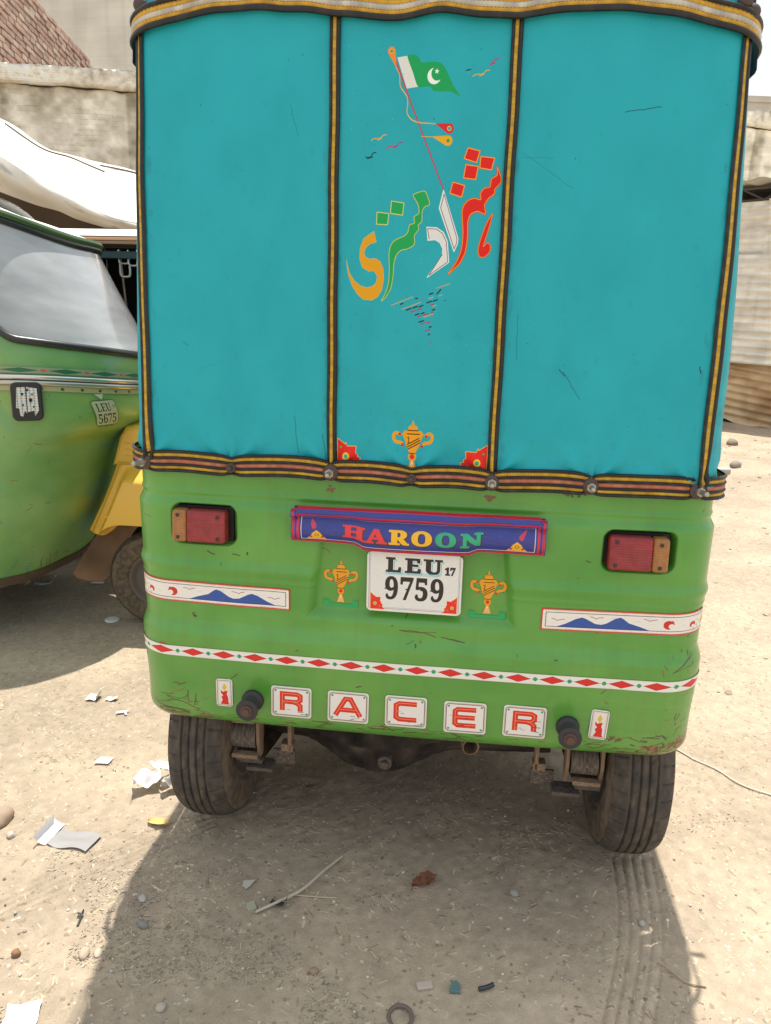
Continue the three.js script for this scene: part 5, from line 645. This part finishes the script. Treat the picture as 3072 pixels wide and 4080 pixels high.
stone('stone', 'grey stone on the bright dirt at far right below the shed', 2.65, -6.16, 0.07, 0.045, 0.05, [0.26, 0.22, 0.18], 8);
stone('stone', 'small pale pebble in the right tyre track', 0.550, 0.03, 0.009, 0.007, 0.008, [0.40, 0.37, 0.32], 9, 'pebble');
stone('stone', 'pale whitish pebble at the bottom edge left of the iron ring', -0.425, 0.39, 0.012, 0.007, 0.010, [0.42, 0.37, 0.30], 10, 'pebble');
stone('stone', 'dark grey stone beside the straw at lower left shadow edge', -0.545, 0.20, 0.012, 0.009, 0.009, [0.22, 0.21, 0.20], 11);
stone('stone', 'dull brown clod in front of the bright wall of the shed', 3.15, -7.9, 0.09, 0.05, 0.07, [0.24, 0.19, 0.14], 12, 'clod');
stone('wood_stub', 'short round brown stub of wood standing at lower left', -0.773, 0.31, 0.009, 0.011, 0.009, [0.24, 0.13, 0.07], 13, 'wood stub');
{
  const white = [0.82, 0.82, 0.82];
  const pc = thing('crumpled_paper', 'crumpled white paper lying against the left rear tyre', 'paper', [-0.725, gy(-0.725, -0.30), -0.30], 0.2);
  const cr = (w, d, s) => grid(14, 14, (u, v) => { const x = (u - 0.5) * w, z = (0.5 - v) * d; return [x, 0.008 + 0.05 * vn(u * 2.2, v * 2.2, s) + 0.015 * vn(u * 6, v * 6, s + 1), z]; });
  obj('sheet', cr(0.075, 0.05, 3).rotateY(0.3).translate(-0.025, -0.002, 0.01), mat(...white, 0.7), pc); obj('sheet', cr(0.06, 0.05, 8).rotateY(-0.7).rotateZ(0.35).translate(0.035, 0.012, -0.03), mat(...white, 0.7), pc); obj('torn_piece', cr(0.05, 0.03, 12).rotateY(0.5).translate(0.045, -0.006, 0.03), mat(0.5, 0.48, 0.45, 0.8), pc);
  const ps = thing('folded_poster', 'scrap of poster with its white back folded up beside a grey sheet', 'poster', [-0.86, gy(-0.86, -0.05), -0.05], -0.15);
  obj('grey_face', grid(16, 12, (u, v) => [lerp(-0.03, 0.082, u), 0.003 + 0.005 * vn(u * 3, v * 3, 4), lerp(0.036, -0.030, v) + 0.006 * Math.sin(u * 6)]), mat(0.30, 0.29, 0.28, 0.45), ps);
  obj('white_fold', grid(16, 12, (u, v) => { const a = u * 2.2; return [-0.030 - 0.030 * Math.sin(a) * 0.8 - 0.006 * v, 0.004 + 0.028 * (1 - Math.cos(a)) * 0.8, lerp(0.040, -0.044, v) + 0.012 * u]; }), mat(0.84, 0.84, 0.85, 0.6), ps);
  sheetOf('paper_scrap', 'small square white card lying left of the left tyre', 'paper scrap', -0.93, -0.388, [[-0.02, -0.018], [0.022, -0.014], [0.026, 0.022], [-0.012, 0.02]], white, 0.004, 0.1);
  const fs = thing('paper_scrap', 'torn white scrap in sun left of the tub, nearest its bottom corner', 'paper scrap', [-1.13, gy(-1.13, -0.744), -0.744]); obj('sheet', curled(0.06, 0.045, 0.4, 12, 5), mat(...white, 0.7), fs); obj('torn_strip', curled(0.045, 0.02, 0.2, 8, 9).translate(0.06, 0, 0), mat(0.7, 0.66, 0.58, 0.8), fs);
  sheetOf('plastic_scrap', 'twisted clear scrap between the torn scrap and the tub corner', 'plastic scrap', -0.997, -0.662, [[-0.02, -0.006], [0.006, -0.004], [0.012, -0.02], [0.018, -0.018], [0.014, 0], [0.026, 0.008], [-0.018, 0.008]], [0.6, 0.58, 0.55], 0.006, 0.3);
  const lv = obj('dry_leaf', grid(12, 12, (u, v) => { const x = (u - 0.5) * 0.062, w = 0.014 * Math.sqrt(Math.max(0, 1 - (2 * u - 1) ** 2)); return [x, 0.004 + 0.012 * Math.abs(v - 0.5) + 0.006 * u, (0.5 - v) * 2 * w]; }), mat(0.60, 0.42, 0.14, 0.7)); lv.position.set(-0.654, gy(-0.654, -0.141), -0.141); lv.rotation.y = -0.15; tag(lv, 'curled yellow leaf beside the shadow of the left tyre', 'leaf');
  const bl = obj('dry_leaf', grid(30, 16, (u, v) => { const a = u * 2 - 1, w = 0.019 * Math.pow(Math.max(0, 1 - a * a), 0.7) * (1 + 0.35 * a) * (1 + 0.13 * Math.sin(u * 26) + 0.1 * Math.sin(u * 11 + 2)), q = (0.5 - v) * 2; return [a * 0.030 + 0.004 * q * q, 0.003 + 0.016 * Math.abs(q) * (0.35 + 0.65 * vn(u * 4, v * 5, 7)) + 0.008 * a * a - 0.004 * Math.exp(-q * q * 30), q * w + 0.006 * a * a]; }), new THREE.MeshStandardMaterial({ map: dataTex(64, 64, (i, j) => { const l = 0.6 + 0.9 * (fbm(i / 9, j / 9, 4, 4) - 0.3); return [158 * l, 102 * l, 70 * l]; }, true), roughness: 0.85, side: THREE.DoubleSide })); bl.position.set(0.051, gy(0.051, -0.017), -0.017); bl.rotation.y = 0.5; tag(bl, 'reddish brown dead leaf in the shade under the rear', 'leaf');
  const pb = obj('paper_scrap', grid(18, 18, (u, v) => [(u - 0.5) * 0.06 + 0.008 * (vn(u * 3, v * 3, 2) - 0.5), 0.004 + 0.014 * vn(u * 3, v * 4, 15), (0.5 - v) * 0.085]), mat(...white, 0.7)); pb.position.set(-0.672, gy(-0.672, 0.46), 0.46); pb.rotation.y = 0.35; tag(pb, 'crumpled white paper at the bottom left corner of the photo', 'paper scrap');
  sheetOf('tile_chip', 'pale angular tile chip above the greenish one by the long stalk', 'tile chip', -0.354, 0.046, [[-0.014, -0.006], [-0.004, -0.016], [0.004, -0.008], [0.016, 0.014], [-0.012, 0.012]], [0.46, 0.44, 0.38], 0.004, 0.2);
  const tc = obj('tile_chip', box(0.020, 0.005, 0.026, 0, 0.003, 0, 0.001), mat(0.36, 0.35, 0.25, 0.8)); tc.position.set(-0.327, gy(-0.327, 0.114), 0.114); tc.rotation.y = 0.5; tag(tc, 'greenish square chip at the lower end of the long stalk', 'tile chip');
  const k1 = obj('tile_chip', box(0.032, 0.007, 0.017, 0, 0.004, 0, 0.002), mat(0.50, 0.40, 0.34, 0.8)); k1.position.set(0.077, gy(0.077, 0.273), 0.273); k1.rotation.y = 0.3; tag(k1, 'pinkish oblong chip at bottom centre, left of the teal chip', 'tile chip');
  const k2 = obj('tile_chip', extrude([[-0.010, -0.012], [0.010, -0.012], [0.008, 0.006], [0.001, 0.014], [-0.006, 0.006]], 0.005, 0.001).rotateX(-Math.PI / 2), mat(0.10, 0.19, 0.19, 0.6)); k2.position.set(0.138, gy(0.138, 0.268) + 0.002, 0.268); tag(k2, 'dull teal wedge-shaped chip at bottom centre', 'tile chip');
  const wp = obj('wrapper', [tube([[-0.018, 0.006, 0.006], [0, 0.008, 0], [0.012, 0.010, -0.006]], 0.0045, 12)], mat(0.035, 0.035, 0.05, 0.35)); wp.position.set(0.203, gy(0.203, 0.261), 0.261); tag(wp, 'rolled dark foil wrapper at bottom centre, right of the chips', 'wrapper');
  const rg = obj('iron_ring', new THREE.TorusGeometry(0.0225, 0.0042, 12, 40).rotateX(-1.4), mat(0.17, 0.135, 0.115, 0.75, { metalness: 0.3 })); rg.position.set(0.036, gy(0.036, 0.352) + 0.002, 0.352); tag(rg, 'rusty iron ring half buried at the bottom edge', 'ring');
  const cap = obj('bottle_cap', new THREE.LatheGeometry([[0.0, 0.006], [0.026, 0.006], [0.031, 0.003], [0.031, 0.0]].map((p) => new THREE.Vector2(...p)), 28), mat(0.75, 0.75, 0.74, 0.5)); cap.position.set(-1.41, gy(-1.41, -1.444) + 0.001, -1.444); tag(cap, 'round white lid on the ground beside the front wheel of the old rickshaw', 'lid');
  const sv = obj('wrapper', [curled(0.13, 0.04, 0.3, 12, 3).rotateY(0.4), curled(0.06, 0.04, 0.5, 10, 6).translate(-0.09, 0, 0.03)], mat(0.60, 0.60, 0.62, 0.35)); sv.position.set(-1.93, gy(-1.93, -1.83), -1.83); tag(sv, 'silver grey wrapper on the shaded dirt under the pale green cowl', 'wrapper');
  sheetOf('paper_scrap', 'little white scrap under the torn mud flap', 'paper scrap', -1.70, -1.88, [[-0.03, -0.01], [0.03, -0.014], [0.034, 0.012], [-0.02, 0.016]], white, 0.008, 0.3);
  const st = obj('dry_stalk', tube([[-0.312, gy(-0.312, 0.133) + 0.006, 0.133], [-0.225, gy(-0.225, 0.06) + 0.012, 0.06], [-0.185, gy(-0.185, -0.02) + 0.010, -0.015], [-0.152, gy(-0.152, -0.079) + 0.005, -0.079]], 0.0032, 40), mat(0.48, 0.43, 0.33, 0.8)); tag(st, 'long pale dry stalk lying in the shade of the rickshaw', 'stalk');
  const s2 = obj('dry_stalk', tube([[-0.25, gy(-0.25, 0.07) + 0.005, 0.068], [-0.2, gy(-0.2, 0.06) + 0.004, 0.066], [-0.14, gy(-0.14, 0.05) + 0.003, 0.062]], 0.0018, 20), mat(0.46, 0.38, 0.27, 0.8)); tag(s2, 'short thin stalk crossing the long pale stalk', 'stalk');
  const s3 = obj('dry_stalk', tube([[0.562, gy(0.562, 0.135) + 0.004, 0.135], [0.585, gy(0.585, 0.16) + 0.005, 0.16], [0.605, gy(0.605, 0.18) + 0.004, 0.182], [0.645, gy(0.645, 0.19) + 0.004, 0.190]], 0.002, 24), mat(0.42, 0.33, 0.22, 0.8)); tag(s3, 'bent twig at the right edge of the rickshaw shadow', 'twig');
  const bs = obj('rubber_scrap', curled(0.05, 0.016, 0.35, 12, 11), mat(0.03, 0.03, 0.033, 0.6)); bs.position.set(-0.262, gy(-0.262, 0.1), 0.1); bs.rotation.y = -0.1; tag(bs, 'black strip of rubber beneath the long pale stalk', 'rubber scrap');
  const ds = obj('rubber_scrap', [curled(0.022, 0.012, 0.6, 8, 14), tube([[0, 0.004, 0.004], [0.003, 0.005, 0.018], [0.005, 0.003, 0.03]], 0.0025, 8)], mat(0.05, 0.045, 0.05, 0.6)); ds.position.set(-0.689, gy(-0.689, 0.193), 0.193); tag(ds, 'small black curl of rubber on bright dirt at lower left', 'rubber scrap');
  const wire = [[0.60, -0.95], [0.70, -0.83], [0.798, -0.738], [0.85, -0.675], [0.897, -0.636], [0.947, -0.56], [0.985, -0.54], [1.024, -0.522], [1.2, -0.44], [1.5, -0.36]]; 
  tag(obj('wire', tube(wire.map(([x, z]) => [x, gy(x, z) + 0.004, z]), 0.0024, 80), mat(0.60, 0.55, 0.46, 0.7)), 'pale wire trailing across the bright dirt right of the right tyre', 'wire');
}
{
  // loose straw and grit: one mass each
  const place = (n, name, geo, m, f, cols, sc) => {
    const im = new THREE.InstancedMesh(geo, m, n), M4 = new THREE.Matrix4(), q = new THREE.Quaternion(), e = new THREE.Euler(), v = new THREE.Vector3(), s = new THREE.Vector3(), c = new THREE.Color(), r = rng(n);
    for (let k = 0; k < n; k++) { let x, z; do { [x, z] = f(r); } while (false); e.set((r() - 0.5) * 0.5, r() * 6.28, (r() - 0.5) * 0.5); q.setFromEuler(e); const w = sc(r); s.set(...w); v.set(x, gy(x, z) + w[1] * 0.0012 + 0.0006, z); M4.compose(v, q, s); im.setMatrixAt(k, M4); const p = cols[Math.floor(r() * cols.length)]; const cv = 0.75 + r() * 0.45; c.setRGB(p[0] * cv, p[1] * cv, p[2] * cv); im.setColorAt(k, c); }
    im.name = name; im.castShadow = im.receiveShadow = true; im.userData = { kind: 'stuff' }; scene.add(im); return im;
  };
  const W1 = new THREE.MeshStandardMaterial({ roughness: 0.9 });
  const near = (r) => { const a = r(); if (a < 0.40) return [lerp(-1.0, 0.1, r()), lerp(-0.05, 0.55, Math.sqrt(r()))]; if (a < 0.75) return [lerp(-1.2, 1.1, r()), lerp(-0.4, 0.6, r())]; return [lerp(-2.2, 1.8, r()), lerp(-2.2, 0.6, r())]; };
  const clump = (r) => { for (let k = 0; k < 12; k++) { const p = near(r); if (fbm(p[0] * 4 + 3, p[1] * 4 + 8, 88, 3) > 0.52) return p; } return near(r); };
  const sl = place(6000, 'straw_litter', new THREE.BoxGeometry(0.0072, 0.0010, 0.0016), W1, clump, [[0.46, 0.40, 0.30], [0.42, 0.36, 0.27], [0.34, 0.29, 0.22], [0.52, 0.47, 0.37], [0.26, 0.21, 0.16]], (r) => { const l = 0.35 + r() * r() * r() * 2.6; return [l, 0.6 + r() * 0.7, 0.4 + r() * 0.8]; });
  Object.assign(sl.userData, { label: 'loose chopped straw scattered over the dirt', category: 'straw' });
  const gr = place(3000, 'gravel', new THREE.IcosahedronGeometry(0.0024, 0), W1, (r) => (r() < 0.7 ? near(r) : [lerp(-3, 4.5, r()), lerp(-9, -0.3, r())]), [[0.42, 0.37, 0.30], [0.30, 0.26, 0.21], [0.55, 0.51, 0.45], [0.24, 0.20, 0.16]], (r) => { const l = 0.3 + Math.pow(r(), 7) * 1.6; return [l, l * 0.7, l * (0.7 + r() * 0.5)]; });
  Object.assign(gr.userData, { label: 'fine grit and pebbles strewn over the dirt yard', category: 'gravel' });
  const far = place(2600, 'stone_chips', new THREE.IcosahedronGeometry(0.012, 0), W1, (r) => [lerp(0.7, 5, r()), lerp(-10, -0.8, r())], [[0.36, 0.30, 0.23], [0.26, 0.21, 0.16], [0.5, 0.45, 0.38]], (r) => { const l = 0.18 + Math.pow(r(), 5) * 1.3; return [l * 1.3, l * 0.5, l]; });
  Object.assign(far.userData, { label: 'small stone chips over the bright dirt at right', category: 'stone chips' });
}
renderer.render(scene, camera);
